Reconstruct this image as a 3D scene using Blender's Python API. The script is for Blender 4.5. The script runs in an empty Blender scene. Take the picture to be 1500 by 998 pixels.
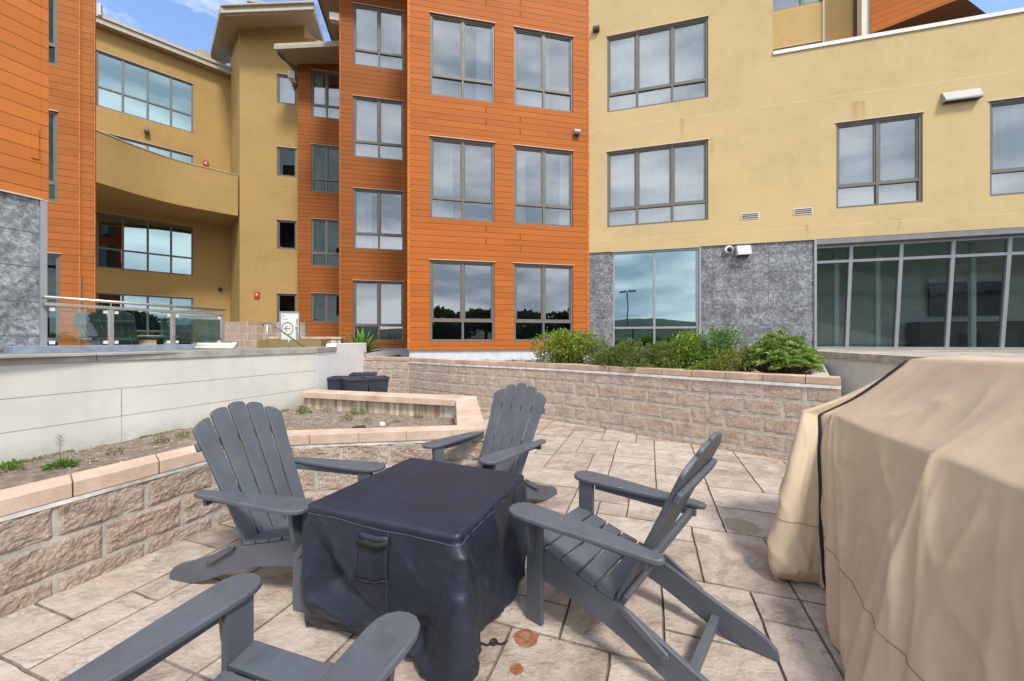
import bpy, bmesh, math, random
from mathutils import Vector, Matrix, noise
rad = math.radians
S = bpy.context.scene
COL = S.collection
FL, CX, HY, CZ = 562.0, 750.0, 498.0, 1.42      # focal length, centre and horizon in photo pixels, eye height in metres

# ------------------------------------------------------------------ camera and light
cam_d = bpy.data.cameras.new('camera'); cam = bpy.data.objects.new('camera', cam_d); COL.objects.link(cam)
cam.location = (0, 0, CZ); cam.rotation_euler = (rad(90), 0, 0)
cam_d.sensor_width = 36; cam_d.lens = 36*FL/1500; cam_d.shift_y = -0.0007
cam_d.clip_start = 0.05; cam_d.clip_end = 3000
S.camera = cam
SUN_DIR = Vector((0.34, -0.62, 0.95)).normalized()
sl = bpy.data.lights.new('sun', 'SUN'); so = bpy.data.objects.new('sun', sl); COL.objects.link(so)
sl.energy = 2.1; sl.angle = rad(11); sl.color = (1, .955, .89)
so.rotation_euler = SUN_DIR.to_track_quat('Z', 'Y').to_euler()
so.location = (0, -10, 20)
W_ = bpy.data.worlds.new('World'); S.world = W_; W_.use_nodes = True
nt = W_.node_tree; nt.nodes.clear()
def N(tree, typ, **kw):
    n = tree.nodes.new(typ)
    for k, v in kw.items(): setattr(n, k, v)
    return n
sky = N(nt, 'ShaderNodeTexSky', sky_type='NISHITA', sun_disc=False)
sky.sun_elevation = math.asin(SUN_DIR.z); sky.sun_rotation = math.atan2(SUN_DIR.x, SUN_DIR.y)
sky.air_density = 1.0; sky.dust_density = .6; sky.ozone_density = 2.5
tc = N(nt, 'ShaderNodeTexCoord'); sx = N(nt, 'ShaderNodeSeparateXYZ'); nt.links.new(tc.outputs['Generated'], sx.inputs[0])
mp = N(nt, 'ShaderNodeMapping'); mp.inputs['Scale'].default_value = (1.0, 1.0, 3.6); nt.links.new(tc.outputs['Generated'], mp.inputs[0])
n1 = N(nt, 'ShaderNodeTexNoise'); n1.inputs['Scale'].default_value = 1.9; n1.inputs['Detail'].default_value = 9; n1.inputs['Roughness'].default_value = .56
nt.links.new(mp.outputs[0], n1.inputs['Vector'])
n2 = N(nt, 'ShaderNodeTexNoise'); n2.inputs['Scale'].default_value = 3.7; n2.inputs['Detail'].default_value = 7
nt.links.new(mp.outputs[0], n2.inputs['Vector'])
def mth(tree, op, a, b=None, c=None, clamp=False):
    m = N(tree, 'ShaderNodeMath', operation=op); m.use_clamp = clamp
    for i, v in enumerate((a, b, c)):
        if v is None: continue
        if isinstance(v, (int, float)): m.inputs[i].default_value = v
        else: tree.links.new(v, m.inputs[i])
    return m.outputs[0]
bias = mth(nt, 'MULTIPLY', sx.outputs[1], -1.25)                       # the cloud deck lies behind the viewer, blue sky ahead
cov = mth(nt, 'ADD', mth(nt, 'MULTIPLY', n1.outputs[0], 1.9), bias)
cov = mth(nt, 'SUBTRACT', cov, .62)
cov = mth(nt, 'MULTIPLY', cov, 1.6, clamp=True)
cov = mth(nt, 'POWER', cov, 1.3, clamp=True)
cr = N(nt, 'ShaderNodeValToRGB'); e = cr.color_ramp.elements
e[0].position = .36; e[0].color = (3.1, 3.75, 4.5, 1); e[1].position = .62; e[1].color = (8.2, 8.5, 8.8, 1)
nt.links.new(n2.outputs[0], cr.inputs[0])
mp2 = N(nt, 'ShaderNodeMapping'); mp2.inputs['Scale'].default_value = (1.2, 3.0, 6.5); mp2.inputs['Rotation'].default_value = (0, .35, .5); nt.links.new(tc.outputs['Generated'], mp2.inputs[0])
n3 = N(nt, 'ShaderNodeTexNoise'); n3.inputs['Scale'].default_value = 2.3; n3.inputs['Detail'].default_value = 10; n3.inputs['Roughness'].default_value = .62; nt.links.new(mp2.outputs[0], n3.inputs['Vector'])
wisp = mth(nt, 'MULTIPLY', mth(nt, 'SUBTRACT', n3.outputs[0], .47, clamp=True), 2.6, clamp=True)
cov = mth(nt, 'MAXIMUM', cov, wisp)
mx = N(nt, 'ShaderNodeMix', data_type='RGBA')
nt.links.new(cov, mx.inputs[0]); skm = N(nt, 'ShaderNodeMix', data_type='RGBA', blend_type='MULTIPLY'); skm.inputs[0].default_value = 1; skm.inputs[7].default_value = (1.35, 1.35, 1.4, 1); nt.links.new(sky.outputs[0], skm.inputs[6]); nt.links.new(skm.outputs[2], mx.inputs[6]); nt.links.new(cr.outputs[0], mx.inputs[7])
bg = N(nt, 'ShaderNodeBackground'); bg.inputs[1].default_value = .125; wo = N(nt, 'ShaderNodeOutputWorld')
nt.links.new(mx.outputs[2], bg.inputs[0]); nt.links.new(bg.outputs[0], wo.inputs[0])
S.view_settings.view_transform = 'Standard'; S.view_settings.look = 'None'
S.view_settings.gamma = 1; S.view_settings.use_curve_mapping = False; S.view_settings.exposure = 0.85
S.cycles.max_bounces = 8; S.cycles.transparent_max_bounces = 12; S.cycles.glossy_bounces = 4
S.cycles.use_denoising = True

# ------------------------------------------------------------------ materials
class MT:
    """small helper around one node tree"""
    def __init__(s, name):
        s.m = bpy.data.materials.new(name); s.m.use_nodes = True; s.t = s.m.node_tree
        s.b = s.t.nodes['Principled BSDF']; s.out = s.t.nodes['Material Output']
        s.tc = N(s.t, 'ShaderNodeTexCoord'); s.co = s.tc.outputs['Object']; s._h = None
    def lk(s, a, b): s.t.links.new(a, b)
    def sep(s):
        n = N(s.t, 'ShaderNodeSeparateXYZ'); s.lk(s.co, n.inputs[0]); return n.outputs
    def mapv(s, sc, loc=(0,0,0), rot=(0,0,0)):
        n = N(s.t, 'ShaderNodeMapping'); n.inputs['Scale'].default_value = sc; n.inputs['Location'].default_value = loc
        n.inputs['Rotation'].default_value = rot; s.lk(s.co, n.inputs[0]); return n.outputs[0]
    def noise(s, scale, detail=4, rough=.55, vec=None, dist=0):
        n = N(s.t, 'ShaderNodeTexNoise'); n.inputs['Scale'].default_value = scale; n.inputs['Detail'].default_value = detail
        n.inputs['Roughness'].default_value = rough; n.inputs['Distortion'].default_value = dist
        s.lk(vec or s.co, n.inputs['Vector']); return n.outputs[0]
    def ramp(s, f, *st):
        n = N(s.t, 'ShaderNodeValToRGB'); el = n.color_ramp.elements
        while len(el) < len(st): el.new(.5)
        for i, (p, c) in enumerate(st):
            el[i].position = p; el[i].color = tuple(c)+(1,) if not isinstance(c, (int, float)) else (c, c, c, 1)
        s.lk(f, n.inputs[0]); return n.outputs[0]
    def mix(s, f, a, b, mode='MIX'):
        n = N(s.t, 'ShaderNodeMix', data_type='RGBA', blend_type=mode)
        for i, v in ((0, f), (6, a), (7, b)):
            if isinstance(v, (int, float)): n.inputs[i].default_value = v if i == 0 else (v, v, v, 1)
            elif isinstance(v, tuple): n.inputs[i].default_value = v+(1,)
            else: s.lk(v, n.inputs[i])
        return n.outputs[2]
    def math(s, op, a, b=None, c=None, clamp=False): return mth(s.t, op, a, b, c, clamp)
    def col(s, c):
        if isinstance(c, tuple): s.b.inputs['Base Color'].default_value = c+(1,)
        else: s.lk(c, s.b.inputs['Base Color'])
        return s
    def rough(s, r):
        if isinstance(r, (int, float)): s.b.inputs['Roughness'].default_value = r
        else: s.lk(r, s.b.inputs['Roughness'])
        return s
    def bump(s, h, strength=.3, dist=.01):
        n = N(s.t, 'ShaderNodeBump'); n.inputs['Strength'].default_value = strength; n.inputs['Distance'].default_value = dist
        s.lk(h, n.inputs['Height'])
        if s._h: s.lk(s._h, n.inputs['Normal'])
        s._h = n.outputs[0]; s.lk(s._h, s.b.inputs['Normal']); return s
    def island(s):
        return N(s.t, 'ShaderNodeNewGeometry').outputs['Random Per Island']

def plain(name, c, rough=.5, metal=0, var=.08, scale=6, bump=0, bscale=60):
    m = MT(name); f = m.noise(scale, 5)
    lo = tuple(max(0, v*(1-var*1.6)) for v in c); hi = tuple(min(1, v*(1+var)) for v in c)
    m.col(m.ramp(f, (.3, lo), (.7, hi))).rough(m.ramp(m.noise(scale*2.3, 3), (.3, max(.02, rough-.08)), (.7, min(1, rough+.1))))
    m.b.inputs['Metallic'].default_value = metal
    if bump: m.bump(m.noise(bscale, 4), bump, .004)
    return m.m

def siding(name, c, period=.157, joints=(), seed=0):
    m = MT(name); o = m.sep(); z = o[2]; x = o[0]
    zz = m.math('DIVIDE', z, period); fl = m.math('FLOOR', zz); fr = m.math('FRACT', zz)
    # plank tone: white noise by row and by long piece
    pc = m.math('FLOOR', m.math('ADD', m.math('DIVIDE', x, 3.1), m.math('MULTIPLY', m.math('MODULO', fl, 2), .37)))
    cb = N(m.t, 'ShaderNodeCombineXYZ'); m.lk(fl, cb.inputs[0]); m.lk(pc, cb.inputs[1]); cb.inputs[2].default_value = seed
    wn = N(m.t, 'ShaderNodeTexWhiteNoise'); m.lk(cb.outputs[0], wn.inputs[0])
    grain = m.noise(1, 6, .6, m.mapv((1.2, 1.2, 22)))
    blot = m.noise(.9, 5, .6)
    t = m.math('ADD', m.math('MULTIPLY', wn.outputs[0], .30), m.math('ADD', m.math('MULTIPLY', grain, .35), m.math('MULTIPLY', blot, .35)))
    lo = tuple(v*.84 for v in c); hi = tuple(min(1, v*1.12) for v in c)
    base = m.ramp(t, (.25, lo), (.75, hi))
    fade = m.ramp(m.noise(1.6, 6, .7, m.mapv((1, 1, .6), (seed, 0, 0))), (.60, 0.0), (.80, .12))
    base = m.mix(fade, base, (min(1, c[0]*1.05+.05), c[1]*1.35+.05, c[2]*1.7+.05))
    g = m.math('LESS_THAN', fr, .05)
    for (js, z0, z1) in joints:
        a = m.math('LESS_THAN', m.math('ABSOLUTE', m.math('SUBTRACT', x, js)), .011)
        a = m.math('MULTIPLY', a, m.math('GREATER_THAN', z, z0)); a = m.math('MULTIPLY', a, m.math('LESS_THAN', z, z1))
        g = m.math('MAXIMUM', g, a)
    m.col(m.mix(g, base, tuple(v*.34 for v in c))).rough(.68); m.b.inputs['Specular IOR Level'].default_value = .22
    prof = m.math('MULTIPLY', m.math('SUBTRACT', 1, m.math('PINGPONG', fr, .5)), .0)
    lip = m.math('SUBTRACT', 1, g)
    m.bump(lip, .8, .012).bump(grain, .25, .004)
    return m.m

def stucco(name, c, lines=(), seed=0, drips=()):
    m = MT(name); o = m.sep()
    f1 = m.noise(.7, 6, .6, m.mapv((1, 1, 1.3), (seed, 2, 0))); f2 = m.noise(5, 5, .65); f3 = m.noise(140, 3, .6)
    t = m.math('ADD', m.math('MULTIPLY', f1, .6), m.math('MULTIPLY', f2, .4))
    base = m.ramp(t, (.3, tuple(v*.86 for v in c)), (.5, c), (.72, tuple(min(1, v*1.08) for v in c)))
    drip = m.noise(1, 6, .6, m.mapv((7, 7, .35), (seed*3, 0, 0)))
    base = m.mix(m.ramp(drip, (.56, 0.0), (.78, .16)), base, tuple(v*.62 for v in c))
    for (sx_, zt_, w_, ln_) in drips:
        dx = m.math('ABSOLUTE', m.math('SUBTRACT', m.math('ADD', o[0], m.math('MULTIPLY', m.math('SUBTRACT', m.noise(9, 4, .7, m.mapv((1, 1, .25))), .5), .14)), sx_))
        a = m.math('SUBTRACT', 1, m.math('DIVIDE', dx, w_), clamp=True); b_ = m.math('SUBTRACT', 1, m.math('DIVIDE', m.math('SUBTRACT', zt_, o[2]), ln_), clamp=True)
        b_ = m.math('MULTIPLY', b_, m.math('LESS_THAN', o[2], zt_)); base = m.mix(m.math('MULTIPLY', m.math('MULTIPLY', a, b_), .55), base, (.30, .19, .09))
    ln = None
    for z in lines:
        a = m.math('LESS_THAN', m.math('ABSOLUTE', m.math('SUBTRACT', o[2], z)), .011)
        ln = a if ln is None else m.math('MAXIMUM', ln, a)
    if ln is not None:
        brk = m.ramp(m.noise(3, 5, .7), (.42, .15), (.56, .8))
        base = m.mix(m.math('MULTIPLY', ln, brk), base, (min(1, c[0]*1.15), min(1, c[1]*1.2), min(1, c[2]*1.4)))
        m.bump(ln, .4, -.006)
    m.col(base).rough(.92); m.b.inputs['Specular IOR Level'].default_value = .2
    m.bump(f3, .35, .006).bump(m.noise(28, 4, .6), .25, .006)
    return m.m

def stonepanel(name, c, ph=.44, pw=1.25, z0=0):
    m = MT(name); o = m.sep()
    zz = m.math('DIVIDE', m.math('SUBTRACT', o[2], z0), ph); fr = m.math('FRACT', zz); fl = m.math('FLOOR', zz)
    xx = m.math('ADD', m.math('DIVIDE', o[0], pw), m.math('MULTIPLY', m.math('MODULO', fl, 2), .5)); fx = m.math('FRACT', xx)
    g = m.math('MAXIMUM', m.math('LESS_THAN', fr, .028), m.math('LESS_THAN', fx, .010))
    a = m.noise(19, 10, .78, None, .25); b = m.noise(2.2, 5, .6)
    t = m.math('ADD', m.math('MULTIPLY', a, .7), m.math('MULTIPLY', b, .3))
    base = m.ramp(t, (.40, tuple(v*.42 for v in c)), (.5, c), (.62, tuple(min(1, v*2.3) for v in c)))
    m.col(m.mix(g, base, (.10, .10, .11))).rough(.75)
    m.bump(a, .5, .01)
    return m.m

def splitface(name):
    # pinkish beige split concrete
    m = MT(name); a = m.noise(62, 7, .82); b = m.noise(6, 5, .6); c2 = m.noise(190, 2, .5)
    t = m.math('ADD', m.math('MULTIPLY', a, .72), m.math('MULTIPLY', b, .28))
    base = m.ramp(t, (.34, (.16, .11, .085)), (.43, (.36, .265, .205)), (.53, (.52, .405, .325)), (.64, (.66, .57, .49)))
    lime = m.ramp(m.noise(2.6, 6, .7, m.mapv((1, 1, .7), (4, 1, 0))), (.54, 0.0), (.72, .5))
    m.col(m.mix(lime, base, (.60, .57, .52))).rough(.95)
    m.bump(a, .9, .016).bump(c2, .6, .005)
    return m.m

def capmat(name, c=(.57, .42, .325)):
    m = MT(name); a = m.noise(3, 7, .65); b = m.noise(120, 3, .6)
    base = m.ramp(a, (.3, tuple(v*.72 for v in c)), (.5, c), (.7, (.70, .56, .45)))
    m.col(m.mix(m.ramp(b, (.4, .0), (.7, .35)), base, (.45, .30, .2))).rough(.92).bump(b, .4, .004).bump(m.noise(14, 5), .3, .006)
    return m.m

def whitewall(name):
    m = MT(name); c = (.63, .62, .57)
    f1 = m.noise(1.1, 6, .6); drip = m.noise(1, 6, .62, m.mapv((3.2, 3.2, .30), (1.7, 0, 0))); rust = m.noise(1, 5, .6, m.mapv((1.7, 1.7, .22), (9.2, 3, 0)))
    base = m.ramp(f1, (.3, tuple(v*.88 for v in c)), (.7, tuple(min(1, v*1.07) for v in c)))
    base = m.mix(m.ramp(drip, (.52, 0.0), (.74, .34)), base, (.47, .45, .40))
    base = m.mix(m.ramp(rust, (.60, 0.0), (.74, .38)), base, (.52, .42, .28))
    foot = m.math('MULTIPLY', m.ramp(m.noise(7, 5, .7), (.3, .1), (.7, .9)), m.ramp(m.sep()[2], (.34, .75), (.52, 0.0)))
    base = m.mix(foot, base, (.28, .25, .2))
    m.col(base).rough(.85).bump(m.noise(70, 4), .25, .004).bump(m.noise(9, 4), .2, .006)
    return m.m

def patiomat(name):
    m = MT(name)
    at = N(m.t, 'ShaderNodeAttribute', attribute_name='tone')
    big = m.noise(.8, 6, .65); mid = m.noise(4.5, 8, .68, None, .8); fin = m.noise(26, 7, .7, None, .5); gr = m.noise(180, 3, .6)
    t = m.math('ADD', m.math('MULTIPLY', big, .34), m.math('ADD', m.math('MULTIPLY', mid, .54), m.math('MULTIPLY', at.outputs['Fac'], .12)))
    base = m.ramp(t, (.34, (.23, .175, .138)), (.44, (.36, .285, .232)), (.53, (.465, .385, .318)), (.66, (.54, .470, .405)))
    warm = m.ramp(m.noise(1.5, 6, .7, m.mapv((1, 1, 1), (7, 3, 0)), .5), (.53, 0.0), (.72, .50))
    base = m.mix(warm, base, (.45, .30, .19))
    rel = m.noise(4.5, 9, .60, m.mapv((1, 1.5, 1), (0, 0, 0), (0, 0, rad(22))), .35)
    vein = m.ramp(m.math('ABSOLUTE', m.math('SUBTRACT', rel, .5)), (.0, 1.0), (.022, 0.0))
    vmask = m.ramp(m.noise(2.3, 4), (.48, 0.0), (.6, .65))
    dark = m.ramp(m.noise(11, 7, .75, None, 1.0), (.54, 0.0), (.68, .70))
    base = m.mix(m.math('MULTIPLY', vein, vmask), base, (.16, .13, .10))
    base = m.mix(m.math('MULTIPLY', dark, m.ramp(big, (.42, .15), (.6, .9))), base, (.22, .17, .125))
    base = m.mix(m.math('LESS_THAN', at.outputs['Fac'], -.5), base, m.ramp(mid, (.35, (.13, .105, .085)), (.65, (.33, .27, .22))))
    pit = m.ramp(m.noise(36, 4, .6), (.60, 0.0), (.68, .6)); base = m.mix(m.math('MULTIPLY', pit, m.ramp(m.noise(3.1, 4), (.42, .0), (.6, 1.0))), base, (.15, .12, .095))
    # rust stain where a pot stood by the table
    o = m.sep()
    def spot(cx, cy, r):
        dx = m.math('SUBTRACT', o[0], cx); dy = m.math('SUBTRACT', o[1], cy)
        d = m.math('SQRT', m.math('ADD', m.math('MULTIPLY', dx, dx), m.math('MULTIPLY', dy, dy)))
        d = m.math('ADD', d, m.math('MULTIPLY', m.math('SUBTRACT', m.noise(34, 5, .7), .5), r*.9))
        return m.math('LESS_THAN', d, r)
    rs = m.math('MAXIMUM', spot(.066, 1.825, .058), spot(.020, 1.655, .030))
    base = m.mix(m.math('MULTIPLY', rs, m.ramp(fin, (.3, .55), (.6, 1.0))), base, (.27, .085, .025))
    for (cx, cy, r) in ((1.74, 2.92, .13), (-.66, 2.0, .10), (1.35, 2.75, .07)):
        base = m.mix(m.math('MULTIPLY', spot(cx, cy, r), .5), base, (.20, .14, .09))
    m.col(base).rough(m.ramp(mid, (.3, .62), (.7, .85)))
    m.bump(rel, .8, .05).bump(m.noise(19, 6, .6), .45, .010).bump(fin, .35, .006).bump(gr, .2, .002)
    return m.m

def soilmat(name, c=(.27, .21, .155)):
    m = MT(name); a = m.noise(12, 8, .75); b = m.noise(90, 5, .8); v = N(m.t, 'ShaderNodeTexVoronoi'); v.inputs['Scale'].default_value = 70; m.lk(m.co, v.inputs['Vector'])
    base = m.ramp(a, (.3, tuple(x*.5 for x in c)), (.5, c), (.7, tuple(x*1.8 for x in c)))
    peb = m.ramp(v.outputs['Distance'], (.12, 1.0), (.22, 0.0)); pm = m.ramp(m.noise(3, 4), (.46, 0.0), (.6, 1.0))
    m.col(m.mix(m.math('MULTIPLY', peb, pm), base, (.48, .45, .40))).rough(1).bump(a, .8, .03).bump(b, 1, .012).bump(v.outputs['Distance'], -.5, .01)
    return m.m

def glassmat(name, tint=(.60, .70, .68), refl=.30, rc=(.82, .92, .96)):
    m = MT(name); m.t.nodes.remove(m.b)
    tr = N(m.t, 'ShaderNodeBsdfTransparent'); tr.inputs[0].default_value = tint+(1,)
    gl = N(m.t, 'ShaderNodeBsdfGlossy'); gl.inputs['Color'].default_value = rc+(1,); gl.inputs['Roughness'].default_value = .012
    bp = N(m.t, 'ShaderNodeBump'); bp.inputs['Strength'].default_value = .06; bp.inputs['Distance'].default_value = .02
    m.lk(m.noise(1.3, 2, .4), bp.inputs['Height']); m.lk(bp.outputs[0], gl.inputs['Normal'])
    fr = N(m.t, 'ShaderNodeFresnel'); fr.inputs[0].default_value = 1.5
    f = m.math('ADD', m.math('MULTIPLY', fr.outputs[0], .8), refl, clamp=True)
    mx = N(m.t, 'ShaderNodeMixShader'); m.lk(f, mx.inputs[0]); m.lk(tr.outputs[0], mx.inputs[1]); m.lk(gl.outputs[0], mx.inputs[2]); m.lk(mx.outputs[0], m.out.inputs[0])
    return m.m

def leafmat(name, c, c2=None, tl=.25):
    m = MT(name); r = m.island(); c2 = c2 or tuple(v*1.7 for v in c)
    m.col(m.ramp(r, (.0, tuple(v*.55 for v in c)), (.55, c), (1.0, c2))).rough(.5)
    tr = N(m.t, 'ShaderNodeBsdfTranslucent'); tr.inputs[0].default_value = (c2[0], c2[1], c2[2]*.6, 1)
    mx = N(m.t, 'ShaderNodeMixShader'); mx.inputs[0].default_value = tl
    m.lk(m.b.outputs[0], mx.inputs[1]); m.lk(tr.outputs[0], mx.inputs[2]); m.lk(mx.outputs[0], m.out.inputs[0])
    return m.m

def chairmat(name, c, wet=True):
    m = MT(name); a = m.noise(5, 6, .65); g = m.noise(1, 5, .6, m.mapv((60, 60, 60)))
    base = m.ramp(a, (.3, tuple(v*.82 for v in c)), (.7, tuple(v*1.12 for v in c)))
    w = m.ramp(m.noise(6.5, 4, .5, m.mapv((1.6, 1, 1), (2.1, .4, 0))), (.56, 0.0), (.68, .8)) if wet else None
    geo = N(m.t, 'ShaderNodeNewGeometry'); sp = N(m.t, 'ShaderNodeSeparateXYZ'); m.lk(geo.outputs['Normal'], sp.inputs[0])
    if wet:
        up = m.math('GREATER_THAN', sp.outputs[2], .8); w = m.math('MULTIPLY', w, up)
        m.col(m.mix(m.math('MULTIPLY', w, .5), base, tuple(v*.6 for v in c)))
        m.rough(m.math('SUBTRACT', m.ramp(a, (.3, .40), (.7, .55)), m.math('MULTIPLY', w, .26)))
    else: m.col(base).rough(.5)
    m.bump(g, .12, .002).bump(m.noise(30, 3), .08, .003)
    return m.m

def clothmat(name, c, hi, rough=.6, bs=9, sheen=.2):
    m = MT(name); a = m.noise(3.2, 6, .6); w = m.noise(420, 2, .5); wr = m.noise(bs, 5, .58, None, .2)
    d = m.noise(1, 6, .7, m.mapv((14, 14, 14)))
    base = m.ramp(a, (.3, c), (.7, hi)); base = m.mix(m.ramp(d, (.58, 0.0), (.75, .22)), base, tuple(min(1, v*1.35+.01) for v in hi))
    m.col(base).rough(m.ramp(a, (.3, rough-.08), (.7, rough+.1)))
    try: m.b.inputs['Sheen Weight'].default_value = sheen
    except Exception: pass
    m.bump(wr, .26, .014).bump(m.noise(1, 5, .6, m.mapv((6, 3, 9), (0, 0, 0), (.3, .4, 0)), 0), .18, .012).bump(w, .12, .001)
    return m.m

M = {}
M['orange'] = siding('orange_siding', (.43, .122, .022), joints=[(1.456, .157*k, .157*(k+1)) for k in (25, 27, 45, 47, 65, 67)]+[(2.375, .157*k, .157*(k+1)) for k in (24, 26, 44, 46, 64, 66)], seed=1)
M['brown'] = siding('shaded_brown_siding', (.31, .098, .020), seed=2)  # brown paint, base darkened further to carry the shade of the recess
M['brown2'] = siding('russet_siding', (.38, .120, .028), seed=3)
M['orange2'] = siding('bright_siding', (.52, .165, .035), period=.165, seed=4)
M['shadebrown'] = siding('shaded_siding', (.10, .05, .03), seed=5)  # brown siding with the shadow beneath the overhang put into its colour
M['yellow'] = stucco('pale_stucco', (.565, .425, .222), lines=(7.22, 4.15), seed=1, drips=((6.17, 7.02, .16, .75), (6.32, 7.02, .05, 1.0), (1.6, 6.6, .04, .5), (3.1, 6.6, .05, .6), (5.2, 4.2, .05, .35), (7.0, 4.2, .06, .35), (2.4, 7.2, .08, .6)))
M['yellow2'] = stucco('terrace_stucco', (.52, .37, .17), lines=(10.0,), seed=4)
M['mustard'] = stucco('mustard_stucco', (.40, .268, .105), lines=(4.7, 7.9, 11.0), seed=2)
M['mustard2'] = stucco('curved_stucco', (.40, .262, .098), lines=(4.9,), seed=3)
M['stone'] = stonepanel('grey_stone_panels', (.175, .182, .195), z0=.02)
M['stone2'] = stonepanel('large_stone_panels', (.21, .22, .235), ph=.43, pw=2.4, z0=.17)
M['frame'] = plain('bronze_window_frame', (.150, .138, .120), .45, .0, .06)
M['alu'] = plain('anodised_aluminium', (.33, .34, .36), .42, .35, .05)
M['trimlight'] = plain('pale_metal_trim', (.60, .57, .52), .5, 0, .06)
M['fascia_tan'] = plain('tan_fascia', (.44, .385, .29), .6, 0, .08)
M['eave'] = plain('painted_eave', (.36, .31, .225), .6, 0, .08)
M['soffit'] = plain('soffit_boards', (.36, .29, .19), .7, 0, .08)
M['steel'] = plain('brushed_steel', (.55, .52, .47), .32, .8, .08)
M['black'] = plain('black_plastic', (.02, .02, .022), .4)
M['glass'] = glassmat('window_glass', (.68, .74, .73), .27, (.88, .91, .95))
M['glassdark'] = glassmat('storefront_glass', (.58, .70, .68), .06, (.55, .68, .70))
M['glasstall'] = glassmat('tall_window_glass', (.35, .50, .52), .42, (.66, .88, .92))
M['railglass'] = glassmat('railing_glass', (.86, .92, .90), .02)
M['room'] = plain('dim_room_wall', (.30, .29, .27), .9, 0, .1)
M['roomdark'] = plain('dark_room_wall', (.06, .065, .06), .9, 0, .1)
M['curtain'] = plain('white_curtain', (.80, .80, .78), .9, 0, .03)
M['block'] = splitface('split_face_block')
M['mortar'] = plain('pale_mortar', (.44, .41, .37), .95, 0, .2, 12, .4)
M['cap'] = capmat('pink_concrete_cap')
M['capgrey'] = capmat('weathered_cap', (.42, .36, .30))
M['ledge'] = capmat('weathered_ledge', (.33, .315, .27))
M['caprose'] = capmat('rose_cap', (.50, .35, .265))
M['white'] = whitewall('off_white_plaster')
M['lightwall'] = stucco('grey_concrete', (.64, .625, .58), lines=(.42,), seed=6)
M['flash'] = plain('weathered_metal_coping', (.40, .38, .345), .55, .15, .18, 5, .2)
M['roofgrey'] = plain('grey_membrane', (.20, .20, .19), .85, 0, .2, 4, .3)
M['patio'] = patiomat('stamped_concrete')
M['joint'] = plain('patio_joint', (.13, .105, .085), .95, 0, .3, 9)
M['soil'] = soilmat('dry_soil')
M['asphalt'] = plain('asphalt', (.06, .06, .062), .9, 0, .2, 3, .4)
M['chair'] = chairmat('slate_grey_lumber', (.095, .106, .124))
M['chairteal'] = chairmat('dark_green_lumber', (.035, .065, .065), False)
M['chairpale'] = chairmat('pale_grey_lumber', (.40, .42, .46), False)
M['bolt'] = plain('steel_bolt', (.14, .15, .17), .35, .5)
M['navy'] = clothmat('navy_cover_fabric', (.011, .015, .027), (.018, .024, .042), .52, 8, 0)
M['navyseam'] = plain('navy_seam', (.05, .055, .085), .7, 0, .2, 40)
M['tan'] = clothmat('tan_cover_fabric', (.48, .358, .235), (.57, .44, .30), .68, 5, .1)
M['tanseam'] = plain('tan_seam', (.30, .20, .12), .8)
M['strap'] = plain('black_elastic', (.012, .012, .014), .8)
M['pot'] = plain('dark_blue_pot', (.035, .038, .055), .45, 0, .1)
M['red'] = plain('red_alarm', (.45, .03, .02), .4)
M['whiteplastic'] = plain('white_plastic', (.72, .71, .68), .4, 0, .04)
M['greymetal'] = plain('grey_vent_metal', (.36, .35, .33), .5, .2, .1)
M['sign'] = plain('sign_board', (.68, .69, .66), .5, 0, .03)
M['signgrey'] = plain('pale_grey_print', (.42, .48, .47), .6)
M['ink'] = plain('black_print', (.02, .02, .02), .6)
M['olive'] = stucco('olive_stucco', (.26, .19, .075), seed=8)
M['bluegrey'] = plain('blue_grey_curb', (.25, .30, .36), .7, 0, .15, 9)
M['pipe'] = plain('pale_pipe', (.70, .68, .60), .5)
M['branch'] = plain('twig_bark', (.10, .07, .05), .9, 0, .2, 20)
M['leaf1'] = leafmat('bush_leaf', (.13, .23, .03), (.40, .50, .07))
M['leafred'] = leafmat('young_red_leaf', (.30, .12, .03), (.55, .28, .05))
M['leaf2'] = leafmat('juniper_leaf', (.12, .17, .04), (.27, .33, .08))
M['leaf3'] = leafmat('rosette_leaf', (.13, .24, .04), (.40, .52, .11))
M['leaf4'] = leafmat('bright_leaf', (.07, .18, .02), (.18, .36, .04))
M['agave'] = leafmat('agave_leaf', (.10, .24, .03), (.25, .42, .06), .15)
M['weed'] = leafmat('weed_leaf', (.10, .15, .03), (.28, .30, .07))
M['cypress'] = leafmat('cypress_leaf', (.03, .055, .02), (.07, .10, .03), .1)
M['hill'] = plain('wooded_hill', (.03, .05, .018), 1, 0, .5, .08)
M['blackscreen'] = plain('screen', (.01, .01, .012), .2)

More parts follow.
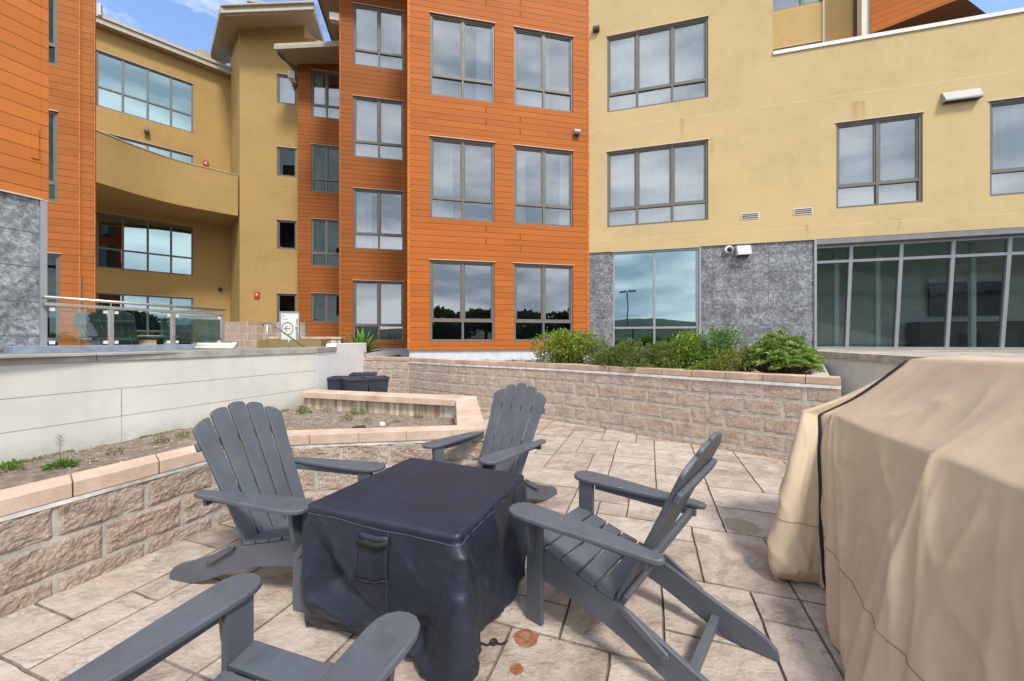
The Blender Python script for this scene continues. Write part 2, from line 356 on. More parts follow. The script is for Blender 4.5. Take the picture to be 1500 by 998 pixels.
# ------------------------------------------------------------------ mesh helpers
class MB:
    def __init__(s): s.v = []; s.f = []; s.mi = []
    def add(s, vs, fs, mi=0):
        b = len(s.v); s.v += [tuple(v) for v in vs]; s.f += [tuple(i+b for i in f) for f in fs]; s.mi += [mi]*len(fs); return s
    def box(s, x0, x1, y0, y1, z0, z1, mi=0, mat=None):
        v = [Vector((x, y, z)) for z in (z0, z1) for y in (y0, y1) for x in (x0, x1)]
        if mat: v = [mat @ p for p in v]
        return s.add(v, [(0,2,3,1), (4,5,7,6), (0,1,5,4), (2,6,7,3), (0,4,6,2), (1,3,7,5)], mi)
    def prism(s, pts, a, b, axis='x', mi=0, mat=None):
        """outline pts (u,v) extruded along axis from a to b"""
        def mk(u, v, w): return {'x': (w, u, v), 'y': (u, w, v), 'z': (u, v, w)}[axis]
        n = len(pts); vs = [Vector(mk(u, v, a)) for u, v in pts]+[Vector(mk(u, v, b)) for u, v in pts]
        if mat: vs = [mat @ p for p in vs]
        fs = [tuple(range(n))[::-1], tuple(range(n, 2*n))]+[(i, (i+1) % n, (i+1) % n+n, i+n) for i in range(n)]
        return s.add(vs, fs, mi)
    def tube(s, path, r, n=10, mi=0, flat=1.0):
        path = [Vector(p) for p in path]; rs = r if isinstance(r, (list, tuple)) else [r]*len(path); vs = []; prev = None
        for i, p in enumerate(path):
            d = (path[min(i+1, len(path)-1)]-path[max(i-1, 0)]).normalized()
            up = prev or (Vector((0, 0, 1)) if abs(d.z) < .9 else Vector((1, 0, 0)))
            x = d.cross(up).normalized(); y = x.cross(d).normalized(); prev = y
            for k in range(n):
                a = 2*math.pi*k/n; vs.append(p+x*math.cos(a)*rs[i]+y*math.sin(a)*rs[i]*flat)
        fs = [(i*n+k, i*n+(k+1) % n, (i+1)*n+(k+1) % n, (i+1)*n+k) for i in range(len(path)-1) for k in range(n)]
        fs += [tuple(range(n))[::-1], tuple(range((len(path)-1)*n, len(path)*n))]
        return s.add(vs, fs, mi)
    def quad(s, a, b, c, d, mi=0): return s.add([a, b, c, d], [(0, 1, 2, 3)], mi)
    def grid(s, P, closed=False, mi=0):
        """P = rows of points"""
        r, c = len(P), len(P[0]); vs = [p for row in P for p in row]
        fs = [(i*c+j, i*c+(j+1) % c, (i+1)*c+(j+1) % c, (i+1)*c+j) for i in range(r-1) for j in range(c if closed else c-1)]
        return s.add(vs, fs, mi)
    def build(s, name, mats, parent=None, smooth=False, bevel=0, seg=2, fixn=True, subsurf=0):
        me = bpy.data.meshes.new(name); me.from_pydata(s.v, [], s.f)
        if not isinstance(mats, (list, tuple)): mats = [mats]
        for m in mats: me.materials.append(m)
        for p, mi in zip(me.polygons, s.mi): p.material_index = mi; p.use_smooth = smooth
        if fixn:
            bm = bmesh.new(); bm.from_mesh(me); bmesh.ops.recalc_face_normals(bm, faces=bm.faces); bm.to_mesh(me); bm.free()
        me.update()
        o = bpy.data.objects.new(name, me); COL.objects.link(o)
        if parent: o.parent = parent
        if subsurf:
            md = o.modifiers.new('sub', 'SUBSURF'); md.levels = md.render_levels = subsurf
        if bevel:
            md = o.modifiers.new('bevel', 'BEVEL'); md.width = bevel; md.segments = seg; md.limit_method = 'ANGLE'; md.angle_limit = rad(42)
            if hasattr(md, 'harden_normals'): md.harden_normals = False
        return o

def thing(name, label, cat, loc=(0, 0, 0), rz=0, group=None):
    o = bpy.data.objects.new(name, None); COL.objects.link(o); o.location = loc; o.rotation_euler = (0, 0, rz)
    o.empty_display_size = .2; o['label'] = label; o['category'] = cat
    if group: o['group'] = group
    return o
def tag(o, label, cat, group=None):
    o['label'] = label; o['category'] = cat
    if group: o['group'] = group
    return o
def structure(o): o['kind'] = 'structure'; return o
def copy_tree(o, parent=None):
    c = o.copy(); COL.objects.link(c); c.parent = parent
    for ch in list(o.children): copy_tree(ch, c)
    return c

class Wall:
    """vertical plane: origin at photo column px0 and distance Y0, heading th degrees; local x along it, local y into it"""
    def __init__(s, px0, Y0, th, org=None):
        s.o = Vector(org) if org else Vector(((px0-CX)/FL*Y0, Y0)); s.th = rad(th); s.d = Vector((math.cos(s.th), math.sin(s.th)))
    def s(s, px):
        r = (px-CX)/FL; return (r*s.o.y-s.o.x)/(s.d.x-r*s.d.y)
    def z(s, px, py): return CZ+(HY-py)*(s.o.y+s.s(px)*s.d.y)/FL
    def loc(s): return (s.o.x, s.o.y, 0)

def facade(parent, name, mat, s0, s1, z0, z1, holes=(), depth=.0, reveal=.13, y=0.0, bevel=0):
    mb = MB(); xs = sorted({s0, s1, *[v for h in holes for v in (h[0], h[1]) if s0 < v < s1]}); zs = sorted({z0, z1, *[v for h in holes for v in (h[2], h[3]) if z0 < v < z1]})
    for i in range(len(xs)-1):
        for j in range(len(zs)-1):
            cx, cz = (xs[i]+xs[i+1])/2, (zs[j]+zs[j+1])/2
            if any(h[0] < cx < h[1] and h[2] < cz < h[3] for h in holes): continue
            mb.quad((xs[i], y, zs[j]), (xs[i+1], y, zs[j]), (xs[i+1], y, zs[j+1]), (xs[i], y, zs[j+1]))
    for a, b, c, d in holes:
        a2, b2, c2, d2 = max(a, s0), min(b, s1), max(c, z0), min(d, z1); r = y+reveal
        mb.quad((a2, y, c2), (a2, y, d2), (a2, r, d2), (a2, r, c2)); mb.quad((b2, y, d2), (b2, y, c2), (b2, r, c2), (b2, r, d2))
        mb.quad((a2, y, d2), (b2, y, d2), (b2, r, d2), (a2, r, d2)); mb.quad((b2, y, c2), (a2, y, c2), (a2, r, c2), (b2, r, c2))
    if depth:
        mb.quad((s0, y, z0), (s0, y, z1), (s0, y+depth, z1), (s0, y+depth, z0)); mb.quad((s1, y, z1), (s1, y, z0), (s1, y+depth, z0), (s1, y+depth, z1))
        mb.quad((s0, y, z1), (s1, y, z1), (s1, y+depth, z1), (s0, y+depth, z1)); mb.quad((s0, y+depth, z0), (s0, y+depth, z1), (s1, y+depth, z1), (s1, y+depth, z0))
    return mb.build(name, mat, parent, fixn=False)

RN = random.Random(5)
def window(parent, s0, s1, z0, z1, cols=(.5, .5), low=.25, mat=None, curtain=1, fw=.055, glass=None, sash=True, room=1.1, y=.0, pale=False, rowf=None, rmat=None, lowframe=None):
    """one window: frame mesh with pane, curtain and room as children"""
    mat = mat or M['frame']; glass = glass or M['glass']; f = MB(); y0, y1 = y+.03, y+.12; w, h = s1-s0, z1-z0
    f.box(s0, s1, y0, y1, z1-fw, z1).box(s0, s1, y0, y1, z0, z0+fw).box(s0, s0+fw, y0, y1, z0+fw, z1-fw).box(s1-fw, s1, y0, y1, z0+fw, z1-fw)
    zl = z0+h*low if low else None
    if zl: f.box(s0+fw, s1-fw, y0+.004, y1-.004, zl-fw*.55, zl+fw*.55)
    xs = [s0]; t = 0
    for c in cols[:-1]: t += c; xs.append(s0+w*t)
    xs.append(s1); p = MB()
    for k, x in enumerate(xs[1:-1]):
        m0 = zl+fw*.55 if zl else z0+fw
        f.box(x-fw*.6, x+fw*.6, y0+.006, y1-.006, m0, z1-fw)
        if zl: f.box(x-fw*.5, x+fw*.5, y0+.006, y1-.006, z0+fw, zl-fw*.55)
    for k in range(len(xs)-1):
        a = xs[k]+(fw if k == 0 else fw*.6); b = xs[k+1]-(fw if k == len(xs)-2 else fw*.6)
        rows = [((zl+fw*.55) if zl else z0+fw, z1-fw, sash)]
        if zl: rows.append((z0+fw, zl-fw*.55, False))
        for (c, d, sa) in rows:
            if sa:
                q = fw*.62
                f.box(a, b, y0+.022, y1-.02, d-q, d).box(a, b, y0+.022, y1-.02, c, c+q).box(a, a+q, y0+.022, y1-.02, c+q, d-q).box(b-q, b, y0+.022, y1-.02, c+q, d-q)
                a_, b_, c_, d_ = a+q, b-q, c+q, d-q
            else: a_, b_, c_, d_ = a, b, c, d
            tx, tz = RN.uniform(-.004, .004), RN.uniform(-.004, .004); yp = y0+.045
            p.quad((a_, yp-tx, c_), (b_, yp+tx, c_), (b_, yp+tx+tz, d_), (a_, yp-tx+tz, d_))
    fr = f.build('window', mat, parent, bevel=.004, seg=1)
    p.build('pane', glass, fr, fixn=False)
    if room:
        r = MB(); yb = y+room; e_ = .02
        r.quad((s0-e_, yb, z0-.3), (s1+e_, yb, z0-.3), (s1+e_, yb, z1+.1), (s0-e_, yb, z1+.1))
        r.quad((s0-e_, y1, z0-.3), (s1+e_, y1, z0-.3), (s1+e_, yb, z0-.3), (s0-e_, yb, z0-.3)); r.quad((s0-e_, y1, z1+.1), (s1+e_, y1, z1+.1), (s1+e_, yb, z1+.1), (s0-e_, yb, z1+.1))
        r.quad((s0-e_, y1, z0-.3), (s0-e_, yb, z0-.3), (s0-e_, yb, z1+.1), (s0-e_, y1, z1+.1)); r.quad((s1+e_, y1, z0-.3), (s1+e_, yb, z0-.3), (s1+e_, yb, z1+.1), (s1+e_, y1, z1+.1))
        r.build('room', rmat or M['room'], fr, fixn=False)
    if curtain:
        spans = {1: [(0, .22), (.80, 1)], 2: [(0, 1)], 3: [(0, .35)], 4: [(.06, .62)], 5: [(.72, 1)], 6: [(0, .12), (.45, .75)], 7: [(.0, .30), (.33, .68), (.70, .98)]}[curtain]
        for (u0, u1) in spans:
            c = MB(); fq = RN.uniform(22, 40); n = max(8, int(w*(u1-u0)/.02)); row0, row1 = [], []
            for i in range(n+1):
                u = u0+(u1-u0)*i/n; x = s0+w*u; yy = y+.20+.030*math.sin(x*fq+math.sin(x*7+fq)*1.9)
                row0.append((x, yy, z0-.02)); row1.append((x+.02*math.sin(x*11), yy, z1))
            c.grid([row0, row1]); c.build('curtain', M['curtain'], fr, smooth=True, fixn=False)
    # thin drip flashing proud of the wall
    g = MB(); g.box(s0-.03, s1+.03, y-.022, y+.02, z1+.002, z1+.014)
    g.build('flashing', M['trimlight'], fr)
    return fr

# ================================================================== GROUND
def sheet(name, pts, z, mat, kind=True, thick=0):
    mb = MB(); mb.add([(x, y, z) for x, y in pts], [tuple(range(len(pts)))])
    if thick:
        n = len(pts); mb.add([(x, y, z) for x, y in pts]+[(x, y, z-thick) for x, y in pts], [(i, (i+1) % n, (i+1) % n+n, i+n) for i in range(n)])
    o = mb.build(name, mat, None, fixn=True); return structure(o)
sheet('ground', [(-900, -900), (900, -900), (900, 900), (-900, 900)], -.06, M['asphalt'])
# stamped ashlar patio, turned 70.4 degrees
A = rad(70.4); ux = Vector((math.cos(A), math.sin(A))); uy = Vector((-math.sin(A), math.cos(A)))
rr = random.Random(11)
G_ = .235; NU, NV = 44, 42; occ = [[False]*NV for _ in range(NU)]
pm = MB(); tones = []
pb = MB()
def tile(i, j, w, h):
    g = .0025; b = .0045; org = Vector((1.0, -1.2)); j1 = lambda: rr.uniform(-.006, .006)
    a0, a1, b0, b1 = i*G_, (i+w)*G_, j*G_-4.6, (j+h)*G_-4.6
    def P(u, v, z): q = org+ux*u+uy*v; return (q.x, q.y, z)
    nu, nv = max(2, w*3), max(2, h*3)
    def ring(ins, z):
        pts = []
        c = [(a0+ins, b0+ins), (a1-ins, b0+ins), (a1-ins, b1-ins), (a0+ins, b1-ins)]
        ns = [nu, nv, nu, nv]
        for k in range(4):
            p, q = c[k], c[(k+1) % 4]
            for t in range(ns[k]):
                f = t/ns[k]; pts.append((p[0]+(q[0]-p[0])*f, p[1]+(q[1]-p[1])*f))
        return pts
    dz = rr.uniform(-.001, .001)
    o1 = ring(g, 0); o2 = ring(g+b, 0)
    off = [(noise.noise(Vector((u*9, v*9, 3)))*.006, noise.noise(Vector((u*9, v*9, 8)))*.006) for u, v in o1]
    outer = [P(u+d[0], v+d[1], -.012) for (u, v), d in zip(o1, off)]; inner = [P(u+d[0], v+d[1], dz) for (u, v), d in zip(o2, off)]
    n = len(outer); base = len(pm.f)
    pm.add(outer+inner, [(k, (k+1) % n, (k+1) % n+n, k+n) for k in range(n)]+[tuple(range(n, 2*n))])
    tones.extend([-1.0]*n+[rr.random()]*(len(pm.f)-base-n))
SH = [(2, 2), (3, 2), (2, 3), (1, 2), (2, 1), (1, 1), (3, 1), (1, 3), (4, 2)]
def fits(i, j, w, h): return i+w <= NU and j+h <= NV and not any(occ[a][b] for a in range(i, i+w) for b in range(j, j+h))
def put(i, j, w, h):
    for a in range(i, i+w):
        for b in range(j, j+h): occ[a][b] = True
    tile(i, j, w, h)
for (w, h), tries in (((3, 2), 420), ((2, 3), 420), ((3, 3), 60), ((2, 2), 600), ((3, 1), 260), ((1, 3), 200), ((2, 1), 500), ((1, 2), 400)):
    for _ in range(tries):
        i, j = rr.randrange(NU), rr.randrange(NV)
        if fits(i, j, w, h): put(i, j, w, h)
for i in range(NU):
    for j in range(NV):
        if not occ[i][j]:
            for (w, h) in ((2, 2), (2, 1), (1, 2), (1, 1)):
                if fits(i, j, w, h): put(i, j, w, h); break
po = pm.build('patio', M['patio'], None, fixn=True); structure(po)
att = po.data.attributes.new('tone', 'FLOAT', 'FACE'); att.data.foreach_set('value', tones)
sheet('patio_bed', [(-5, -2.5), (7.5, -2.5), (7.5, 11), (-5, 11)], -.0112, M['joint'])

# ================================================================== BLOCK WALLS
def resample(pts, step):
    P = [Vector(p) for p in pts]; L = [0]
    for a, b in zip(P, P[1:]): L.append(L[-1]+(b-a).length)
    return P, L
def at_len(P, L, s):
    s = min(max(s, 0), L[-1])
    for i in range(len(P)-1):
        if s <= L[i+1] or i == len(P)-2:
            t = (s-L[i])/(L[i+1]-L[i]); d = (P[i+1]-P[i]).normalized(); return P[i].lerp(P[i+1], t), d
def smooth_path(pts, n=8):
    P = [Vector(p) for p in pts]; P = [2*P[0]-P[1]]+P+[2*P[-1]-P[-2]]; out = []
    for i in range(1, len(P)-2):
        for k in range(n):
            t = k/n; a, b, c, d = P[i-1], P[i], P[i+1], P[i+2]
            out.append(.5*((2*b)+(c-a)*t+(2*a-5*b+4*c-d)*t*t+(3*b-a-3*c+d)*t**3))
    out.append(P[-2]); return out
def blockwall(parent, path, z0, courses, ch, bl, cell, amp, thick=.2, phase=0.0, m=.0055, stub=0, seed=0, mort=.0):
    """courses listed upwards from z0; returns top z"""
    P, L = resample(path, 1); tot = L[-1]; mb = MB(); zz = z0; hs = ([stub] if stub else [])+[ch]*courses
    for ci, h in enumerate(hs):
        s = -bl*((ci+phase) % 1 if False else (.5 if ci % 2 else 0))-phase*bl
        while s < tot:
            a, b = max(s, 0), min(s+bl, tot); s += bl
            if b-a < .03: continue
            nu, nv = max(3, int((b-a-2*m)/cell)), max(3, int((h-2*m)/cell)); rows = []
            for j in range(nv+1):
                row = []
                for i in range(nu+1):
                    u = a+m+(b-a-2*m)*i/nu; v = zz+m+(h-2*m)*j/nv
                    p, d = at_len(P, L, u); nrm = Vector((d.y, -d.x))
                    ed = min(i/nu*(b-a), (1-i/nu)*(b-a), j/nv*h, (1-j/nv)*h); k = min(1, ed/.022)
                    n_ = noise.fractal(Vector((u*9+seed, v*13, seed*3.1+ci)), .6, 2.1, 5)*amp*1.1+noise.noise(Vector((u*44, v*44, seed)))*amp*.55
                    dsp = .003+k*(amp*1.0+n_) if 0 < i < nu and 0 < j < nv else -.001
                    q = p+nrm*dsp; row.append((q.x, q.y, v))
                rows.append(row)
            mb.grid(rows)
        zz += h
    o = mb.build('block_face', M['block'], parent, smooth=False, fixn=False)
    mo = MB(); rows = [[], [], [], []]; n = max(2, int(tot/.15))
    for i in range(n+1):
        p, d = at_len(P, L, tot*i/n); nr = Vector((d.y, -d.x)); q = p+nr*.003; r = p-nr*thick
        rows[0].append((q.x, q.y, z0)); rows[1].append((q.x, q.y, zz)); rows[2].append((r.x, r.y, zz)); rows[3].append((r.x, r.y, z0))
    mo.grid(rows); mo.add([rows[k][0] for k in range(4)]+[rows[k][-1] for k in range(4)], [(0, 1, 2, 3), (7, 6, 5, 4)])
    mo.build('mortar', M['mortar'], parent)
    return zz
def capstones(parent, path, z0, h, w, front, step, mat, ends=True, phase=0):
    P, L = resample(path, 1); tot = L[-1]; mb = MB(); s = -phase
    while s < tot:
        a, b = max(s, 0)+.003, min(s+step, tot)-.003; s += step
        if b-a < .02: continue
        k = max(1, int((b-a)/.12)); rows = []
        for i in range(k+1):
            p, d = at_len(P, L, a+(b-a)*i/k); nr = Vector((d.y, -d.x)); f, bk = p+nr*front, p+nr*(front-w)
            rows.append([(f.x, f.y, z0), (f.x, f.y, z0+h), (bk.x, bk.y, z0+h), (bk.x, bk.y, z0)])
        n = len(rows); vs = [q for r in rows for q in r]
        fs = [(i*4+j, i*4+(j+1) % 4, (i+1)*4+(j+1) % 4, (i+1)*4+j) for i in range(n-1) for j in range(4)]+[(0, 1, 2, 3), tuple((n-1)*4+j for j in (3, 2, 1, 0))]
        mb.add(vs, fs)
    return mb.build('cap', mat, parent, bevel=.006)

# low planter, its pink cap around two sides of the bed
pl = thing('block_planter_wall', 'low split-face block planter wall with pink cap wrapping the weedy bed behind the grey chairs', 'planter wall', (-2.19, 3.24, 0))
def rel(pts, o): return [(x-o.location.x, y-o.location.y) for x, y in pts]
path_a = [(-3.10, .60), (-2.155, 3.26), (-.22, 3.555)]
blockwall(pl, rel([path_a[0], path_a[1]], pl), -.03, 2, .206, .412, .0125, .010, phase=.03, stub=.13, seed=2)
blockwall(pl, rel([path_a[1], path_a[2]], pl), -.03, 2, .206, .412, .0125, .010, phase=.38, stub=.13, seed=5)
blockwall(pl, rel([(-.22, 3.555), (-.50, 5.50)], pl), -.03, 2, .206, .412, .03, .010, phase=.2, stub=.13, seed=7)
ZC = -.03+.13+.412+.006     # .518
# cap: outline ring as one mesh per stretch, mitred
def capring(parent, outer, inner, z0, h, mat, joints=()):
    mb = MB()
    for i in range(len(outer)-1):
        for k0, k1 in ([(a, b) for a, b in zip((0,)+joints[i], joints[i]+(1,))] if joints else [(0, 1)]):
            g = .0025/max(.3, (Vector(outer[i+1])-Vector(outer[i])).length)
            a, b = k0+(g if k0 else 0), k1-(g if k1 < 1 else 0)
            o0, o1 = Vector(outer[i]).lerp(Vector(outer[i+1]), a), Vector(outer[i]).lerp(Vector(outer[i+1]), b)
            i0, i1 = Vector(inner[i]).lerp(Vector(inner[i+1]), a), Vector(inner[i]).lerp(Vector(inner[i+1]), b)
            q = [o0, o1, i1, i0]; vs = [(p.x, p.y, z0) for p in q]+[(p.x, p.y, z0+h) for p in q]
            mb.add(vs, [(3, 2, 1, 0), (4, 5, 6, 7)]+[(k, (k+1) % 4, (k+1) % 4+4, k+4) for k in range(4)])
    return mb.build('cap', mat, parent, bevel=.005)
outer = [(-3.095, .57), (-2.140, 3.235), (-.235, 3.53), (-.520, 5.55), (-3.30, 6.32)]
inner = [(-3.29, .64), (-2.300, 3.42), (-.526, 3.66), (-.760, 5.20), (-3.28, 5.98)]
capring(pl, rel(outer, pl), rel(inner, pl), ZC, .088, M['cap'], ((.16, .31, .46, .61, .755, .90), (.21, .42, .63, .84), (.5,), (.25, .5, .75)))
bead = MB(); bead_path = rel([(-3.10, .60), (-2.155, 3.26), (-.22, 3.555)], pl)
for (ax_, ay_), (bx_, by_) in zip(bead_path, bead_path[1:]):
    a_, b_ = Vector((ax_, ay_)), Vector((bx_, by_)); d_ = (b_-a_).normalized(); n_ = Vector((d_.y, -d_.x))*.016
    bead.quad(((a_+n_).x, (a_+n_).y, ZC-.026), ((b_+n_).x, (b_+n_).y, ZC-.026), ((b_+n_).x, (b_+n_).y, ZC-.001), ((a_+n_).x, (a_+n_).y, ZC-.001))
bead.build('mortar_bead', plain('lime_bead', (.62, .60, .56), .95, 0, .25, 9, .5), pl, fixn=False)
# stained inner face of the back stretch and of the side
ib = MB(); ib.box(0, 2.66, 0, .20, .1, ZC-.004, mat=Matrix.Translation((-3.28-pl.location.x, 6.05-pl.location.y, 0)) @ Matrix.Rotation(math.atan2(5.27-6.05, 2.52), 4, 'Z'))
ib.box(0, 1.50, 0, .16, .1, ZC-.004, mat=Matrix.Translation((-.56-pl.location.x, 3.72-pl.location.y, 0)) @ Matrix.Rotation(math.atan2(5.20-3.66, -.760+.526), 4, 'Z') @ Matrix.Translation((0, -.17, 0)))
mI = MT('lime_stained_block'); dr = mI.noise(1, 5, .6, mI.mapv((11, 11, .5))); 
mI.col(mI.mix(mI.ramp(mI.noise(1, 4, .6, mI.mapv((4, 4, .3), (3, 0, 0))), (.45, 0.0), (.65, .6)), mI.ramp(dr, (.38, (.27, .19, .13)), (.5, (.46, .36, .27)), (.62, (.66, .63, .57))), (.35, .30, .25))).rough(.95).bump(dr, .4, .01)
ib.build('inner_face', mI.m, pl)
# soil bed
def soilbed(name, poly, z, amp, cell=.06, seed=0):
    xs = [p[0] for p in poly]; ys = [p[1] for p in poly]; bm = bmesh.new()
    def inside(x, y):
        c = False; n = len(poly)
        for i in range(n):
            x1, y1 = poly[i]; x2, y2 = poly[(i+1) % n]
            if (y1 > y) != (y2 > y) and x < (x2-x1)*(y-y1)/(y2-y1)+x1: c = not c
        return c
    vs = {}; nx, ny = int((max(xs)-min(xs))/cell)+1, int((max(ys)-min(ys))/cell)+1; mb = MB(); 
    for i in range(nx+1):
        for j in range(ny+1):
            x, y = min(xs)+i*cell, min(ys)+j*cell
            vs[i, j] = len(mb.v); mb.v.append((x, y, z+amp*noise.fractal(Vector((x*2.3, y*2.3, seed)), .9, 2, 4)+amp*.3*noise.noise(Vector((x*14, y*14, seed)))))
    for i in range(nx):
        for j in range(ny):
            if inside(min(xs)+(i+.5)*cell, min(ys)+(j+.5)*cell):
                mb.f.append((vs[i, j], vs[i+1, j], vs[i+1, j+1], vs[i, j+1])); mb.mi.append(0)
    return structure(mb.build(name, M['soil'], None, smooth=True, fixn=False))
soilbed('planter_soil', [(-5.6, .3), (-3.15, .3), (-2.22, 3.34), (-.50, 3.58), (-.62, 5.36), (-3.30, 6.1), (-3.45, 6.6)], .335, .035, .045, 1)

# long curved retaining wall
rw = thing('block_retaining_wall', 'long curved split-face block retaining wall with pink cap holding up the shrub bed', 'retaining wall', (-2.42, 9.02, 0))
curve = smooth_path([(-2.42, 9.02), (-.95, 7.86), (.42, 6.98), (1.52, 6.09), (2.42, 5.26), (3.18, 4.58), (3.62, 4.22)])
cp = [(p.x-rw.location.x, p.y-rw.location.y) for p in curve]
zt = blockwall(rw, cp, -.02, 4, .208, .412, .022, .005, thick=.22, stub=.10, seed=11)
seg2 = rel([(-3.72, 9.42), (-2.42, 9.02)], rw)
blockwall(rw, seg2, -.02, 4, .208, .412, .024, .006, thick=.22, stub=.10, phase=.35, seed=17)
capstones(rw, cp, zt+.004, .085, .27, .014, .412, M['caprose'])
capstones(rw, seg2, zt+.004, .085, .27, .014, .412, M['caprose'])
lm = MB(); Pq, Lq = resample(cp, 1); rws = [[], []]; zz_end = MB(); zz_end.box(0, 5.7, 0, .2, .0, zt, mat=Matrix.Translation((3.60-rw.location.x, 4.28-rw.location.y, 0)) @ Matrix.Rotation(math.atan2(4.5, 3.5), 4, 'Z')); zz_end.build('return_wall', M['mortar'], rw)      # lime line under the cap
for i in range(80):
    p, d = at_len(Pq, Lq, Lq[-1]*i/79); q = p+Vector((d.y, -d.x))*.0195; rws[0].append((q.x, q.y, zt-.034)); rws[1].append((q.x, q.y, zt+.003))
lm.grid(rws); lm.build('mortar_bead', plain('white_lime_bead', (.70, .69, .66), .95, 0, .2, 9, .5), rw, fixn=False)
ZS = zt-.01
soilbed('shrub_bed_soil', [(-3.9, 9.5), (-2.50, 9.15), (-.85, 8.03), (.52, 7.14), (1.64, 6.24), (2.54, 5.40), (3.25, 4.75), (3.56, 4.42), (7.05, 8.9), (4.8, 9.92), (2.1, 10.6), (-3.7, 9.6)], ZS-.02, .04, .09, 6)

# white plastered retaining wall with metal coping
ww = thing('white_retaining_wall', 'long off-white plaster retaining wall with horizontal reveals and grey metal coping above the weedy bed', 'retaining wall', (-3.30, 6.48, 0), rad(70.4))
wm = MB(); wm.box(-7.5, 0, 0, .22, 0, .60).box(-7.5, 0, .006, .22, .60, .612).box(-7.5, 0, 0, .22, .612, .895).box(-7.5, 0, .006, .22, .895, .907).box(-7.5, 0, 0, .22, .907, 1.20)
wm.build('wall_face', M['white'], ww)
WV = Wall(0, 1, 70.4, org=(-3.30, 6.48)); vj = MB(); sj = WV.s(178); vj.box(sj-.005, sj+.005, -.0012, .004, .612, .895).box(sj-.003, sj+.003, -.0012, .004, .0, .600); vj.build('control_joint', M['flash'], ww)
fm = MB()
for a, b in ((-7.5, -5.1), (-5.097, -2.75), (-2.747, -.0)): fm.box(a, b, -.018, .30, 1.20, 1.285)
fm.build('coping', M['flash'], ww, bevel=.004)
w2 = thing('white_end_wall', 'short taller white plaster wall returning behind the dark square pots', 'wall', (-3.30, 6.48, 0), rad(96.5))
e2 = MB(); e2.box(.002, .95, -.0, .18, 0, 1.20); e2.box(.95, 3.2, -.0, .18, 0, 1.345); e2.build('wall_face', plain('bright_plaster', (.84, .85, .86), .8, 0, .05, 3, .2, 60), w2, bevel=.006)
e3 = MB(); e3.box(.0, .948, -.018, .30, 1.203, 1.287); e3.build('coping', M['flash'], w2, bevel=.004)

# terrace behind it
sheet('terrace_slab', [(-6.9, -1), (-5.6, -.8), (-5.45, -.3), (-3.36, 6.52), (-3.44, 7.42), (-3.75, 10.2), (-5.0, 10.2), (-5.22, 6.95), (-5.95, 4.8), (-6.2, 2)], 1.262, M['roofgrey'])
sheet('terrace', [(-12.5, 4), (-5.9, 4.6), (-5.1, 7.0), (-3.9, 10.2), (-3.9, 20), (-14, 20)], .9, M['capgrey'])

# right-hand concrete wall under the storefront
cw = thing('concrete_ledge_wall', 'pale grey concrete wall with weathered ledge between the shrub bed and the covered grill', 'wall', (6.85, 8.75, 0), rad(-105))
c1 = MB(); c1.box(0, 7.5, 0, .5, 0, 1.04); c1.build('wall_face', M['lightwall'], cw)
c2 = MB(); c2.box(-.05, 7.5, -.05, 3.0, 1.043, 1.17); c2.build('ledge', M['ledge'], cw, bevel=.006)

# ================================================================== BUILDINGS
GL = 3.15
# ---- orange wing
WO = Wall(629, 9.78, 11.8)
b = thing('apartment_building', 'bright orange horizontal-sided apartment wing with six paired-sash windows, between the brown and pale yellow wings', 'building', WO.loc(), WO.th)
sL, sR = WO.s(597.5), WO.s(862.5); zb = 1.155
ws = []
for (pa, pb_) in ((630, 724.5), (753, 839.5)):
    a, c = WO.s(pa), WO.s(pb_)
    for k in range(4): ws.append((a, c, 1.375+GL*k, 3.465+GL*k))
facade(b, 'wall', M['orange'], sL, sR, zb, 14.2, ws, 6.0)
kk = [1, 3, 5, 1, 1, 1, 4, 2]
for i, h in enumerate(ws):
    window(b, *h, cols=(.5, .5), low=.255, curtain=kk[i] if i % 4 else 0, rmat=M['roomdark'] if i % 4 == 0 else None)
t = MB(); t.box(sL-.012, sL+.05, -.012, .02, zb, 14.2).box(sR-.05, sR+.012, -.012, .02, zb, 14.2); t.build('corner_trim', M['orange2'], b)
t = MB(); t.box(sL+.03, sR, .05, 5.9, .2, zb-.002); t.build('plinth', plain('white_plinth', (.58, .62, .68), .8), b)
for (x, y) in ((845, 196),):
    pass
# ---- brown wing set back
WB = Wall(517, 13.08, 11.8)
b = thing('apartment_building', 'tall brown-sided apartment wing recessed left of the bright orange wing, one column of windows', 'building', WB.loc(), WB.th)
a, c = WB.s(517.3), WB.s(591.3); zt_ = WB.z(517, 410.7)
hs = [(a, c, WB.z(517, 506)-(.0), zt_)]+[(a, c, zt_+GL*k-2.08, zt_+GL*k) for k in (1, 2, 3)]
hs[0] = (a, c, zt_-2.08, zt_)
facade(b, 'wall', M['brown'], WB.s(497.5), WB.s(640), 1.16, 13.62, hs, 5.5)
for i, h in enumerate(hs): window(b, *h, low=.26, curtain=(0, 3, 2, 2)[i], rmat=M['roomdark'] if i == 0 else None)
t = MB(); t.box(WB.s(497.5)-.012, WB.s(497.5)+.05, -.012, .02, 1.16, 13.6); t.build('corner_trim', M['brown2'], b)
t = MB(); t.box(WB.s(497.5)+.03, WB.s(640), .05, 5.4, .2, 1.158); t.build('plinth', plain('grey_plinth', (.42, .45, .50), .8), b)
t = MB(); t.box(WB.s(497.5)-.93, WB.s(640), -.9, 6.0, 13.66, 13.90); t.build('eave', [M['soffit']], b)
t = MB(); t.box(WB.s(497.5)-.95, WB.s(640), -.93, -.905, 13.6, 13.95).box(WB.s(497.5)-.96, WB.s(497.5)-.935, -.93, 6.0, 13.6, 13.95); t.build('fascia', M['eave'], b)
